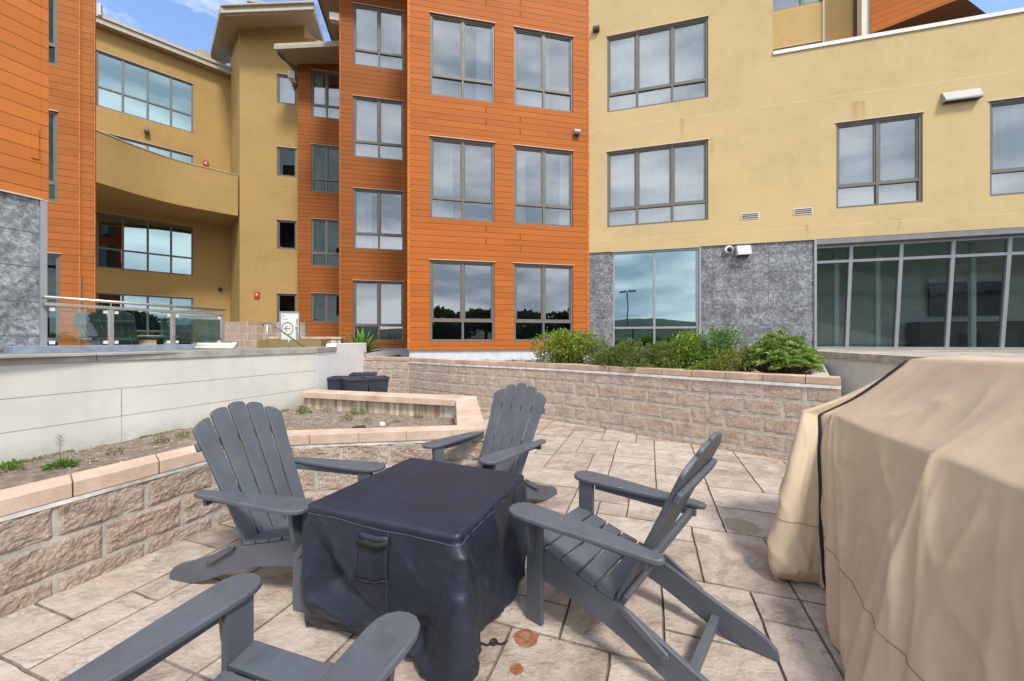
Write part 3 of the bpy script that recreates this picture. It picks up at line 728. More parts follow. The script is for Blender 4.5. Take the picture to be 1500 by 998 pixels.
t = MB(); sx_ = WB.s(497.5); t.box(sx_-.33, sx_-.01, .02, .22, 12.25, 12.50); t.build('beam_end', M['trimlight'], b, bevel=.005)
# ---- narrow brown bay
WN = Wall(455, 16.2, 11.8)
b = thing('apartment_building', 'narrow red-brown sided bay under a low cream eave, beside the mustard tower', 'building', WN.loc(), WN.th)
a, c = WN.s(456), WN.s(500); z0_ = WN.z(456, 429.5)
hs = [(a, c, z0_+GL*k-(2.0 if k else 1.25), z0_+GL*k) for k in range(4)]
facade(b, 'wall', M['brown'], WN.s(436), WN.s(540), .9, 13.3, hs, 3.5)
for i, h in enumerate(hs): window(b, *h, low=.27 if i else 0, curtain=(0, 0, 0, 3)[i], rmat=M['roomdark'] if i < 3 else None, glass=M['glassdark'] if i < 3 else None)
def slab(parent, name, top, th, mat, inv):
    """a tilted slab from four world corner points, expressed in the parent's frame"""
    v = [inv @ Vector(p) for p in top]; mb = MB(); vs = v+[p-Vector((0, 0, th)) for p in v]
    mb.add(vs, [(0, 1, 2, 3), (7, 6, 5, 4)]+[(k, (k+1) % 4, (k+1) % 4+4, k+4) for k in range(4)]); return mb.build(name, mat, parent)
def px(x, y, Y): return ((x-CX)/FL*Y, Y, CZ+(HY-y)*Y/FL)
def inv_of(W): return (Matrix.Translation((W.o.x, W.o.y, 0)) @ Matrix.Rotation(W.th, 4, 'Z')).inverted()
iv = inv_of(WN)
A0, A1 = px(405, 70, 15.1), px(505, 65, 15.35)
slab(b, 'eave', [A0, A1, (A1[0]-.4, 18.6, A1[2]+.45), (A0[0]-.4, 18.4, A0[2]+.45)], .10, M['soffit'], iv)
slab(b, 'fascia', [(A0[0]-.05, A0[1]-.05, A0[2]+.12), (A1[0], A1[1]-.05, A1[2]+.12), (A1[0], A1[1]+.02, A1[2]+.12), (A0[0]-.05, A0[1]+.02, A0[2]+.12)], .13, M['fascia_tan'], iv)
slab(b, 'gutter', [(A0[0]-.03, A0[1]-.12, A0[2]-.01), (A1[0], A1[1]-.12, A1[2]-.01), (A1[0], A1[1]-.01, A1[2]-.01), (A0[0]-.03, A0[1]-.01, A0[2]-.01)], .14, M['eave'], iv)
t = MB(); pth = [px(407, 74, 15.2), px(408, 80, 15.3), px(414, 86, 15.5), px(426, 95, 15.8), px(434.5, 101, 16.1), px(435.5, 112, 16.15)]
t.tube([iv @ Vector(p) for p in pth], .045, 8); t.build('downspout', M['frame'], b, smooth=True)
# ---- mustard tower
WM = Wall(351, 16.13, 14.0)
b = thing('apartment_building', 'mustard stucco stair tower with a tilted overhanging roof and a column of small square windows', 'building', WM.loc(), WM.th)
a, c = WM.s(405.5), WM.s(434.5); hs = []
for yt, yb in ((108, 151), (215, 258), (322, 365), (430, 500)): hs.append((a, c, WM.z(407, yb), WM.z(407, yt)))
facade(b, 'wall', M['mustard'], 0, WM.s(470), .9, 14.6, hs, 0)
for i, h in enumerate(hs): window(b, *h, cols=(1,), low=0, curtain=(2, 0, 0, 0)[i], rmat=M['roomdark'] if i else None, glass=M['glassdark'] if i else None)
iv = inv_of(WM)
wz = MB(); LB = iv @ Vector((-13.13, 17.87, 0)); RT = WM.s(446)
wz.quad((0, 0, .9), (0, 0, 14.62), (LB.x, LB.y, 14.9), (LB.x, LB.y, .9)); wz.quad((0, 0, 14.6), (RT, 0, 15.1), (RT, 0, 14.6), (RT, 0, 14.6))
wz.quad((RT, 0, 12), (RT, 0, 15.1), (RT+.7, 3.2, 15.9), (RT+.7, 3.2, 12)); wz.build('side_wall', M['mustard'], b, fixn=False)
tp = [px(330, 21, 15.1), px(459, 15.5, 15.7), px(474, 66, 19.2), px(306, 96, 19.0)]
slab(b, 'roof', [(p[0], p[1], p[2]) for p in tp], .08, M['soffit'], iv)
f0, f1 = Vector(tp[0]), Vector(tp[1])
for k, (dy, dz, hh, mt) in enumerate(((-.03, .22, .20, M['eave']), (-.10, .06, .09, M['fascia_tan']), (-.12, .30, .06, M['fascia_tan']))):
    slab(b, 'fascia', [f0+Vector((-.1, dy, dz)), f1+Vector((.05, dy, dz)), f1+Vector((.05, .02, dz)), f0+Vector((-.1, .02, dz))], hh, mt, iv)
p3, p2 = Vector(tp[3]), Vector(tp[2])
slab(b, 'fascia', [f0+Vector((-.13, -.1, .26)), f0+Vector((.0, 0, .26)), p3+Vector((.1, 0, .26)), p3+Vector((-.05, 0, .26))], .30, M['eave'], iv)
slab(b, 'fascia', [f1+Vector((-.0, 0, .26)), f1+Vector((.08, -.1, .26)), p2+Vector((.05, 0, .26)), p2+Vector((-.05, 0, .26))], .30, M['fascia_tan'], iv)
t = MB(); q = Vector(px(377, 15, 16.6)); lq = iv @ q; t.box(lq.x-.28, lq.x+.28, lq.y-.2, lq.y+.2, lq.z-.1, lq.z+.12).box(lq.x-.33, lq.x+.33, lq.y-.25, lq.y+.25, lq.z+.12, lq.z+.2); t.build('roof_vent', M['greymetal'], b)
# ---- curved stucco wing
WC = Wall(142, 14.94, 44)
b = thing('apartment_building', 'ochre stucco entrance wing with wide gridded windows behind a sweeping solid balcony', 'building', WC.loc(), WC.th)
a, c = -.02, WC.s(283); hs = []
zt4 = WC.z(142, 310)
for k, (top, hh) in enumerate(((zt4-GL, 2.3), (zt4, 2.18), (zt4+GL, 2.18), (zt4+2*GL, 2.18))): hs.append((a, c, top-hh, top))
facade(b, 'wall', M['mustard2'], -3.0, WC.s(338), .9, 13.75, hs, 0)
for i, h in enumerate(hs): window(b, *h, cols=(.25, .25, .25, .25), low=.36, curtain=0, sash=False, fw=.06, room=2.2, rmat=M['roomdark'], glass=M['glasstall'])
t = MB(); t.box(-3.2, WC.s(338)+.12, -.32, 0.3, 13.62, 13.72); t.build('eave', M['soffit'], b)
t = MB(); t.box(-3.2, WC.s(338)+.14, -.36, -.322, 13.60, 13.76).box(-3.2, WC.s(338)+.16, -.42, -.30, 13.80, 13.92); t.build('fascia', M['fascia_tan'], b)
t = MB(); t.box(WC.s(289), WC.s(312), .6, 1.6, 13.8, 14.75); t.build('roof_hatch', M['eave'], b)
# balcony
bal = smooth_path([(-14.6, 10.4), (-13.75, 12.5), (-13.35, 13.8), (-12.78, 14.85), (-11.50, 16.10)], 8)
iv = inv_of(WC); m1 = MB(); ro = []
for i, p in enumerate(bal):
    q = bal[min(i+1, len(bal)-1)]-bal[max(i-1, 0)]; q.normalize(); n_ = Vector((-q.y, q.x))*.2
    o_, i_ = p, p+n_; ro.append([iv @ Vector((o_.x, o_.y, 6.62)), iv @ Vector((o_.x, o_.y, 8.31)), iv @ Vector((i_.x, i_.y, 8.31)), iv @ Vector((i_.x, i_.y, 6.62))])
m1.grid(ro, closed=True); m1.build('balcony_parapet', M['mustard'], b, smooth=False)
m2 = MB(); ro = []
for i, p in enumerate(bal):
    q = bal[min(i+1, len(bal)-1)]-bal[max(i-1, 0)]; q.normalize(); n_ = Vector((-q.y, q.x)); o_, i_ = p-n_*.02, p+n_*.24
    ro.append([iv @ Vector((o_.x, o_.y, 8.314)), iv @ Vector((o_.x, o_.y, 8.35)), iv @ Vector((i_.x, i_.y, 8.35)), iv @ Vector((i_.x, i_.y, 8.314))])
m2.grid(ro, closed=True); m2.build('balcony_cap', M['fascia_tan'], b)
m3 = MB(); pts = [iv @ Vector((p.x, p.y, 6.72)) for p in bal]; far = [iv @ Vector((-13.0, 18.0, 6.72)), iv @ Vector((-18.5, 13.0, 6.72))]
m3.add([(p.x+0, p.y+.04, 6.72) for p in pts+far], [tuple(range(len(pts)+2))]); m3.add([(p.x, p.y+.04, 6.92) for p in pts+far], [tuple(range(len(pts)+2))]); m3.build('balcony_floor', M['mustard2'], b)
# ---- russet bay at the left
WL = Wall(85, 8.43, 26)
b = thing('apartment_building', 'russet-sided building corner with narrow dark windows behind the near stone-based tower', 'building', WL.loc(), WL.th)
sA = WL.s(62); a, c = WL.s(56), WL.s(84); hs = [(a, c, WL.z(78, 95), WL.z(78, 95)+2.2), (a, c, WL.z(78, 295), WL.z(78, 163)), (a, WL.s(88), .92, WL.z(84, 372))]
facade(b, 'wall', M['brown2'], WL.s(40), WL.s(140), .9, 12.2, hs, 0)
for h in hs: window(b, *h, cols=(1,), low=.2, curtain=0, rmat=M['roomdark'], glass=M['glassdark'])
t = MB(); t.box(WL.s(116), WL.s(118.6), -.02, .02, .9, 12.2).box(WL.s(138.5), WL.s(140.2), -.02, .02, .9, 12.2); t.build('corner_trim', M['orange2'], b)
t = MB(); t.box(WL.s(118.7), WL.s(120.4), -.03, .02, .9, WL.z(119, 405)); t.build('downspout', M['frame'], b)
t = MB(); t.box(WL.s(140)+.02, WL.s(147), .02, .10, WL.z(142, 20), WL.z(142, 3)); t.build('beam_end', M['trimlight'], b)
# ---- near tower
WT = Wall(68.5, 4.88, 69.0)
b = thing('apartment_building', 'near orange-sided tower on a grey stone panel base at the far left edge', 'building', WT.loc(), WT.th)
zs = WT.z(68, 293)
facade(b, 'wall', M['orange2'], -3.2, 0, zs, 8.5, [], .3)
facade(b, 'stone_base', M['stone2'], -3.2, -.055, .9, zs-.02, [], 0, y=.03)
t = MB(); t.box(-.055, .004, -.004, .25, .9, zs-.004); t.build('corner_trim', M['alu'], b)
t = MB(); t.box(-.05, .012, -.014, .06, zs, 8.5); t.build('siding_trim', M['orange2'], b)
t = MB(); t.box(-3.2, .01, -.01, .03, zs-.016, zs-.002); t.build('flashing', M['trimlight'], b)
t = MB(); t.box(-.13, -.07, -.012, .0, WT.z(63, 236), WT.z(63, 192)); t.build('cover_plate', M['orange2'], b)
# ---- pale yellow wing
WY = Wall(862.5, 10.66, -15.4)
b = thing('apartment_building', 'pale yellow stucco apartment wing over a grey stone and glass ground floor at the right', 'building', WY.loc(), WY.th)
ZB = 3.84; SP = WY.s(1132); SE = 13.5
wu = [(WY.s(889.5), WY.s(1037.5), WY.z(890, 165), WY.z(890, 54)), (WY.s(889.5), WY.s(1037.5), WY.z(890, 333.5), WY.z(890, 223)),
      (WY.s(1225), WY.s(1352), WY.z(1225, 306), WY.z(1225, 181)), (WY.s(1450), WY.s(1450)+2.1, WY.z(1450, 288), WY.z(1450, 149))]
wu.append((wu[0][0], wu[0][1], wu[0][2]+GL, wu[0][3]+GL))
facade(b, 'wall', M['yellow'], .01, SP, ZB, 14.2, [w for w in wu if w[0] < SP], 3.0)
facade(b, 'wall', M['yellow'], SP, SE, ZB, 8.44, [w for w in wu if w[0] > SP], 2.6)
for i, h in enumerate(wu):
    if i in (0, 1, 4): window(b, *h, cols=(.31, .35, .34), low=.235, curtain=(2, 7, 2, 2, 4)[i])
    else: window(b, *h, low=.26, curtain=2, cols=(.5, .5))
t = MB(); t.box(SP+.002, SE, -.03, .30, 8.443, 8.53); t.build('parapet_cap', plain('white_coping', (.72, .70, .66), .5), b)
t = MB()
zr = -.9
for s_ in (1.15,): pass
# stone ground floor
za = 1.14
tall = (WY.s(897.5), WY.s(1023.5), 1.16, ZB-.03)
SG = WY.s(1195)
facade(b, 'stone_base', M['stone'], .01, SG-.03, za-.4, ZB-.012, [tall], 0, y=.03)
window(b, *tall, cols=(.5, .5), low=.22, mat=M['alu'], glass=M['glasstall'], sash=False, curtain=0, fw=.05, room=2.5, rmat=M['roomdark'], y=.0)
t = MB(); t.box(.02, SG, -.006, .03, ZB-.011, ZB-.001).box(SG-.03, SG+.02, -.006, .3, 1.16, ZB-.012).box(WY.s(1024), WY.s(1027), .0, .03, .9, ZB-.012); t.build('trim', M['alu'], b)
# storefront: frame leaning a little outwards, room behind
sf = MB(); s0, s1 = SG+.02, SE; zb_, zt2 = 1.19, ZB-.13
xsf = [s0, WY.s(1253.5), WY.s(1329), WY.s(1407), WY.s(1492), WY.s(1492)+1.05, WY.s(1492)+2.2]
# columns measured low, lean by 11 cm at the head
def LY(z): return .36-.20*(z-zb_)/(zt2-zb_)
def leanbox(x0, x1, z0, z1, d0=0, d1=.09):
    v = [(x, LY(z)+d, z) for z in (z0, z1) for d in (d0, d1) for x in (x0, x1)]
    sf.add(v, [(0, 2, 3, 1), (4, 5, 7, 6), (0, 1, 5, 4), (2, 6, 7, 3), (0, 4, 6, 2), (1, 3, 7, 5)])
ZT = WY.z(1196, 382.5)
for x in xsf: leanbox(x-.035, x+.035, zb_, zt2)
for i in range(len(xsf)-1):
    for z, w in ((zb_+.03, .03), (ZT, .032), (zt2-.03, .03)): leanbox(xsf[i]+.035, xsf[i+1]-.035, z-w, z+w, .004, .086)
fr = sf.build('storefront', M['alu'], b)
pn = MB()
for i in range(len(xsf)-1):
    for (c0, c1) in ((zb_+.06, ZT-.032), (ZT+.032, zt2-.06)):
        pn.quad((xsf[i]+.035, LY(c0)+.045, c0), (xsf[i+1]-.035, LY(c0)+.045, c0), (xsf[i+1]-.035, LY(c1)+.045, c1), (xsf[i]+.035, LY(c1)+.045, c1))
pn.build('pane', M['glassdark'], fr, fixn=False)
rm = MB(); yb = 4.0; rm.quad((s0-.02, yb, .9), (SE, yb, .9), (SE, yb, 3.9), (s0-.02, yb, 3.9)); rm.quad((s0-.02, .4, .9), (s0-.02, yb, .9), (s0-.02, yb, 3.9), (s0-.02, .4, 3.9))
rm.quad((s0-.02, .45, 3.72), (SE, .45, 3.72), (SE, yb, 3.72), (s0-.02, yb, 3.72)); rm.quad((s0-.02, .45, 1.15), (SE, .45, 1.15), (SE, yb, 1.15), (s0-.02, yb, 1.15))
rm.quad((SE, .4, .9), (SE, yb, .9), (SE, yb, 3.9), (SE, .4, 3.9))
rmm = rm.build('room', plain('lounge_wall', (.72, .72, .68), .9), fr, fixn=False)
dk = MB(); dk.box(s0+4.6, s0+6.3, 3.9, 3.96, 2.15, 3.15); dk.build('screen', M['blackscreen'], fr)
dk = MB()
for x in (WY.s(1253)-.02, WY.s(1318), WY.s(1472)): dk.box(x-.045, x+.045, .75, .85, 1.15, 3.72)
dk.build('column', M['curtain'], fr)
dk = MB(); dk.box(s0+4.0, s0+6.6, 3.3, 3.85, 1.15, 1.95).box(s0+4.2, s0+4.9, 1.6, 2.3, 1.15, 1.6).box(s0+6.9, s0+8.4, 2.2, 3.0, 1.15, 1.85); dk.build('furniture', plain('brown_cabinet', (.07, .045, .035), .5), fr)
hd = MB(); hd.box(s0, SE, .005, .5, zt2+.004, ZB-.003); hd.build('head_soffit', plain('head_panel', (.20, .20, .21), .6), b)
sb_ = MB(); sb_.box(SG-.02, SE, -.10, .45, 1.03, 1.185); sb_.build('sill', M['capgrey'], b, bevel=.006)
st = MB(); st.box(.02, SE, .04, .5, .2, 1.03); st.build('plinth', M['lightwall'], b)
# upper recessed storey behind the terrace parapet
WU = Wall(1132, 12.3, -15.4); iv = inv_of(WY)
b2 = thing('apartment_building', 'recessed upper storey seen above the white parapet, yellow stucco beside an orange-sided overhang', 'building', WU.loc(), WU.th)
hh = [(WU.s(1128), WU.s(1206.5), WU.z(1132, 17), WU.z(1132, 17)+1.6), (WU.s(1128), WU.s(1206.5), 8.5, WU.z(1132, 73))]
facade(b2, 'wall', M['yellow2'], -.6, WU.s(1207), 8.0, 15.5, hh, 0)
for h in hh: window(b2, *h, cols=(.62, .38), low=0, curtain=2 if h is hh[0] else 0, rmat=M['roomdark'])
t = MB(); t.box(WU.s(1207)-.04, WU.s(1207)+.0, -.03, .02, 8, 15.5); t.build('corner_trim', M['trimlight'], b2)
ivu = inv_of(WU)
def wq(mb, p, q, z0, z1, iv):
    a = iv @ Vector((p[0], p[1], z0)); c = iv @ Vector((q[0], q[1], z0)); mb.quad((a.x, a.y, z0), (c.x, c.y, z0), (c.x, c.y, z1), (a.x, a.y, z1))
def pxy(x, Y): return ((x-CX)/FL*Y, Y)
Yc = WU.o.y+WU.s(1207)*WU.d.y
t = MB(); wq(t, pxy(1207, Yc), pxy(1218, Yc-.05), 8, 15.5, ivu); wq(t, pxy(1218, Yc-.05), pxy(1275, 11.3), 8, 15.5, ivu); t.build('return_wall', M['yellow2'], b2, fixn=False)
t = MB(); q = ivu @ Vector((*pxy(1252.5, 11.45), 8)); t.tube([(q.x, q.y, 8.2), (q.x, q.y, 15.5)], .045, 8); t.build('downspout', plain('brown_pipe', (.10, .055, .035), .5), b2, smooth=True)
q0 = ivu @ Vector((*pxy(1266, 11.15), 0)); t = MB(); t.box(q0.x-.10, q0.x+.14, q0.y-.08, q0.y+.15, 8, 15.5); t.build('pilaster', M['trimlight'], b2)
e0, e1 = (10.28, 11.0), (11.55, 9.82)
iW = Wall(0, 1, -42.9, org=(10.28, 11.0))
ov = thing('apartment_building', 'orange-sided overhanging storey with dark underside at the upper right above the parapet', 'building', iW.loc(), iW.th)
facade(ov, 'wall', M['orange2'], 0, 1.75, 10.19, 15, [], 0)
t = MB(); t.quad((0, 0, 10.185), (1.75, 0, 10.185), (2.6, 1.9, 10.185), (.6, 1.9, 10.185)); t.build('soffit', M['shadebrown'], ov, fixn=False)
ivo = inv_of(iW); t = MB(); wq(t, (10.30, 11.05), ((1400-CX)/FL*11.15, 11.15), 8, 12, ivo); t.build('back_wall', M['shadebrown'], ov, fixn=False)

# ------------------------------------------------------------------ facade fittings (each its own thing)
def on(W, x, y, out=0):
    s_ = W.s(x); Y = W.o.y+s_*W.d.y; p = W.o+W.d*s_; n_ = Vector((W.d.y, -W.d.x))
    return (p.x+n_.x*out, p.y+n_.y*out, CZ+(HY-y)*Y/FL)
def fitting(name, label, cat, W, x, y, group=None): return thing(name, label, cat, on(W, x, y), W.th, group)
g = fitting('vent_hood', 'sloping pale metal exhaust hood high on the yellow wall with rust runs below', 'vent', WY, 1406, 143)
mb = MB(); mb.prism([(0, .14), (-.03, .14), (-.13, -.06), (-.13, -.10), (0, -.10)], -.33, .33); mb.build('hood', plain('hood_metal', (.34, .33, .31), .5), g, bevel=.004)
mb = MB(); mb.box(-.31, .31, -.11, -.01, -.108, -.102); mb.build('grille', M['black'], g)
g = fitting('vent_hood', 'small square pale vent hood on the grey stone panels beside the dome camera', 'vent', WY, 1088, 368)
mb = MB(); mb.prism([(.03, .12), (-.07, .12), (-.17, -.05), (-.17, -.12), (.03, -.12)], -.15, .15); mb.build('hood', M['whiteplastic'], g, bevel=.005)
mb = MB(); mb.box(-.13, .13, -.15, .02, -.135, -.122); mb.build('grille', M['black'], g)
g = fitting('dome_camera', 'white dome security camera with dark lens on the grey stone panels', 'security camera', WY, 1067, 366)
def sphere(mb, c, r, sq=(1, 1, 1), n=14, mi=0):
    rows = [[(c[0]+r*sq[0]*math.sin(math.pi*i/n)*math.cos(2*math.pi*j/n), c[1]+r*sq[1]*math.sin(math.pi*i/n)*math.sin(2*math.pi*j/n), c[2]+r*sq[2]*math.cos(math.pi*i/n)) for j in range(n)] for i in range(n+1)]
    mb.grid(rows, closed=True, mi=mi); return mb
mb = MB(); mb.tube([(0, .035, 0), (0, -.06, 0)], [.10, .095], 20); mb.build('housing', M['whiteplastic'], g, smooth=False, bevel=.008)
mb = MB(); sphere(mb, (0.015, -.065, -.01), .062); mb.build('lens', M['black'], g, smooth=True)
for x, lab in ((1098.5, 'left of two small louvred wall vents on the yellow stucco'), (1176, 'right of two small louvred wall vents on the yellow stucco')):
    g = fitting('wall_vent', lab, 'vent', WY, x, 317 if x < 1150 else 310, 'louvred wall vents')
    mb = MB(); mb.box(-.20, .20, -.012, .0, -.075, .075); mb.build('frame', M['whiteplastic'], g, bevel=.003)
    mb = MB()
    for k in range(3): mb.box(-.18, .18, -.02, -.0125, -.05+k*.045, -.03+k*.045)
    mb.build('louvre', M['black'], g)
for W, x, y, lab in ((WY, 873.5, 44, 'small dark wall light on the yellow stucco near the orange corner'), (WO, 844, 195.5, 'small grey wall light on the orange siding between window rows')):
    g = fitting('wall_light', lab, 'wall light', W, x, y)
    mb = MB(); mb.prism([(0, .07), (-.09, .07), (-.13, .0), (-.11, -.05), (0, -.07)], -.09, .09); mb.build('housing', M['frame'] if x > 860 else M['greymetal'], g, bevel=.006)
    mb = MB(); mb.box(-.05, .05, -.09, -.01, -.085, -.06); mb.build('lens', M['black'], g)
for W, x, y, lab in ((WM, 377, 432.5, 'red fire alarm box on the mustard tower near ground level'), (WC, 301, 240, 'red fire alarm box beyond the sweeping balcony rail')):
    g = fitting('fire_alarm', lab, 'fire alarm', W, x, y, 'red fire alarm boxes')
    mb = MB(); mb.box(-.10, .10, -.07, 0, -.13, .13); mb.build('housing', M['red'], g, bevel=.012)
    mb = MB(); mb.box(-.03, .03, -.085, -.068, -.02, .05); mb.build('strobe', M['whiteplastic'], g)
g = fitting('wall_light', 'small bronze lamp on the ochre wall under the top gridded window', 'wall light', WC, 215, 192)
mb = MB(); mb.tube([(0, -.1, .12), (0, -.1, -.13)], [.05, .10], 10); mb.build('shade', M['frame'], g, smooth=True); mb = MB(); mb.box(-.04, .04, -.1, 0, .05, .12); mb.build('bracket', M['frame'], g)
g = fitting('security_camera', 'tiny dark camera on the ochre wall right of the lower windows', 'security camera', WC, 322, 424)
mb = MB(); sphere(mb, (0, -.08, 0), .085); mb.build('dome', M['black'], g, smooth=True); mb = MB(); mb.box(-.06, .06, -.05, 0, -.03, .09); mb.build('bracket', M['trimlight'], g)
g = fitting('flood_light', 'white box flood light between the mustard tower and the narrow brown bay', 'wall light', WM, 432.5, 120)
mb = MB(); mb.box(-.15, .12, -.5, -.1, -.15, .15); mb.build('housing', M['whiteplastic'], g, bevel=.01); mb = MB(); mb.box(-.1, .08, -.12, -.0, -.25, -.14); mb.build('bracket', M['frame'], g)

# ================================================================== TERRACE THINGS
WR = Wall(0, 1, 72.1, org=(-5.86, 4.83))
g = thing('glass_railing', 'steel-post railing with clear glass panels at the terrace edge beside the stone-based tower', 'railing', (WR.o.x, WR.o.y, 0), WR.th)
sE = WR.s(326.5); zr = 1.97
mb = MB(); mb.box(-.3, WR.s(292), -.09, .12, 1.15, 1.345); mb.build('curb', M['bluegrey'], g, bevel=.006)
posts = [WR.s(163.5), WR.s(254), sE]
for s_ in posts:
    mb = MB(); mb.box(s_-.022, s_+.022, -.012, .045, 1.346 if s_ < sE-.1 else 1.15, zr-.12); mb.build('post', M['steel'], g, bevel=.003)
    mb = MB(); mb.box(s_-.006, s_+.006, .01, .022, zr-.08, zr-.03); mb.build('standoff', M['steel'], g)
mb = MB(); mb.tube([(-.02, .016, zr-.012), (sE+.03, .016, zr-.012), (sE+.03, 1.7, zr-.012)], .021, 12); mb.build('handrail', M['steel'], g, smooth=True)
mb = MB(); mb.box(-.02, sE+.03, -.014, .046, zr-.118, zr-.078).box(sE-.025, sE+.03, .05, 1.7, zr-.118, zr-.078); mb.build('top_rail', M['steel'], g, bevel=.002)
edges = [0.0]+posts; pn = []
for a, c in zip(edges, edges[1:]):
    mb = MB(); a_, c_ = a+.035, c-.04; mb.box(a_, c_, .012, .022, 1.372, zr-.135); o_ = mb.build('glass_panel', M['railglass'], g); pn.append(o_)
    for xx in (a_+.02, c_-.02):
        for z_ in (1.385, zr-.16):
            mb = MB(); mb.box(xx-.022, xx+.022, .002, .032, z_-.022, z_+.022); mb.build('clamp', M['whiteplastic'], o_)
mb = MB(); mb.box(sE-.0, sE+.012, .06, 1.68, 1.372, zr-.135); mb.build('glass_panel', M['railglass'], g)

def simplebox_thing(name, label, cat, W, x0, x1, zb_, zt_, d, mat, part='body', capm=None, group=None):
    o = thing(name, label, cat, (W.o.x, W.o.y, 0), W.th, group); mb = MB(); mb.box(W.s(x0), W.s(x1), 0, d, zb_, zt_); mb.build(part, mat, o, bevel=.006)
    if capm: mb = MB(); mb.box(W.s(x0)-.03, W.s(x1)+.03, -.03, d+.03, zt_+.002, zt_+.06); mb.build('cap', capm, o, bevel=.005)
    return o
Wt = Wall(328, 10.6, 9)
brickish = MT('weathered_block'); bt = N(brickish.t, 'ShaderNodeTexBrick'); bt.inputs['Scale'].default_value = 1; bt.inputs['Brick Width'].default_value = .4; bt.inputs['Row Height'].default_value = .2; bt.inputs['Mortar Size'].default_value = .008
bt.inputs['Color1'].default_value = (.26, .19, .14, 1); bt.inputs['Color2'].default_value = (.36, .27, .20, 1); bt.inputs['Mortar'].default_value = (.40, .37, .33, 1)
brickish.lk(brickish.mapv((1, 1, 1), (0, 0, 0), (rad(90), 0, 0)), bt.inputs['Vector'])
brickish.col(brickish.mix(brickish.ramp(brickish.noise(1, 5, .7, brickish.mapv((6, 6, .6))), (.5, 0.0), (.68, .6)), bt.outputs[0], (.52, .49, .45))).rough(.95).bump(brickish.noise(50, 5), .5, .01)
simplebox_thing('block_wall', 'stained brown block wall behind the terrace handrail in front of the mustard tower', 'wall', Wt, 290, 447, .9, Wt.z(400, 472), .2, brickish.m)
Wq = Wall(380, 8.6, 9)
simplebox_thing('planter_box', 'long low olive-brown stucco planter below the arrow sign', 'planter', Wq, 377, 470, .9, Wq.z(420, 497.5), .5, M['olive'])
Wq2 = Wall(440, 9.6, 9)
simplebox_thing('low_wall', 'low pale-capped block ledge behind the olive planter at the brown bay', 'wall', Wq2, 392, 499, .9, Wq2.z(470, 497), .3, mI.m, capm=M['cap'])
Wq3 = Wall(178, 7.4, 20)
simplebox_thing('low_wall', 'short cream-coloured block seat wall seen through the glass railing', 'wall', Wq3, 176, 246, .9, Wq3.z(210, 496), .3, M['cap'], capm=M['cap'])
g = thing('drain_pipe', 'pale plastic pipe lying on the wall top at the end of the blue-grey curb', 'pipe', (-5.0, 6.6, 1.30), rad(15))
mb = MB(); p0, p1 = px(290, 505.5, 6.4), px(345, 506, 6.5); g.location = p0; g.rotation_euler = (0, 0, math.atan2(p1[1]-p0[1], p1[0]-p0[0])); Lp = math.dist(p0[:2], p1[:2])
mb.tube([(0, 0, 0), (Lp, 0, 0)], .035, 12).tube([(0, -.05, -.045), (Lp, -.05, -.045)], .03, 12); mb.build('tube', M['pipe'], g, smooth=True)
mb = MB(); mb.tube([(Lp-.05, 0, 0), (Lp+.012, 0, 0)], .042, 12); mb.build('collar', M['pipe'], g, smooth=True)
# handrail by steps
g = thing('stair_handrail', 'thin grey steel stair handrail sloping down in front of the arrow sign', 'handrail', px(391.5, 508, 8.0))
o3 = Vector(g.location); R_ = lambda x, y, Y=8.0: tuple(Vector(px(x, y, Y))-o3)
mb = MB(); mb.tube([R_(386, 478), R_(385, 474.5), R_(388, 473.3), R_(396, 473.3), R_(447, 509.5)], .016, 8); mb.build('rail', M['frame'], g, smooth=True)
for x, y in ((391.5, 473.5), (423, 492.5)):
    mb = MB(); mb.tube([R_(x, y), R_(x, 512)], .014, 8); mb.build('post', M['steel'], g, smooth=True)
# sign
g = thing('arrow_sign', 'white sandwich-board sign with a circled left arrow and sideways web address on the ledge', 'sign', px(424, 502, 9.3), rad(6))
sc = 9.3/FL; mb = MB(); mb.box(-13*sc, 13.5*sc, 0, .03, -1*sc, 44*sc); mb.build('board', M['sign'], g, bevel=.003)
mb = MB(); mb.box(-13.6*sc, -11.6*sc, -.012, .034, -1*sc, 45.6*sc).box(-11.6*sc, 13.8*sc, -.012, .034, 43.6*sc, 45.6*sc).box(12.8*sc, 13.8*sc, -.012, .034, -1*sc, 43.6*sc); mb.build('frame', M['alu'], g)
mb = MB(); ci = (-2.6*sc, 20.3*sc); n = 40
for r0, r1 in ((7.2*sc, 8.1*sc),):
    ra = [(ci[0]+r0*math.cos(2*math.pi*k/n), -.003, ci[1]+r0*1.18*math.sin(2*math.pi*k/n)) for k in range(n)]; rb = [(ci[0]+r1*math.cos(2*math.pi*k/n), -.003, ci[1]+r1*1.18*math.sin(2*math.pi*k/n)) for k in range(n)]
    mb.grid([ra, rb], closed=True)
def bar(mb, p, q, w):
    p, q = Vector(p), Vector(q); d = (q-p).normalized(); n_ = Vector((-d.y, d.x))*w/2
    mb.add([(v.x, -.003, v.y) for v in (p-n_, q-n_, q+n_, p+n_)], [(0, 1, 2, 3)])
bar(mb, (ci[0]-3.8*sc, ci[1]), (ci[0]+4*sc, ci[1]), .9*sc); bar(mb, (ci[0]-4.2*sc, ci[1]-.3*sc), (ci[0]-.6*sc, ci[1]+4.6*sc), .9*sc); bar(mb, (ci[0]-4.2*sc, ci[1]+.3*sc), (ci[0]-.6*sc, ci[1]-4.6*sc), .9*sc)
mb.build('arrow_mark', M['ink'], g, fixn=False)
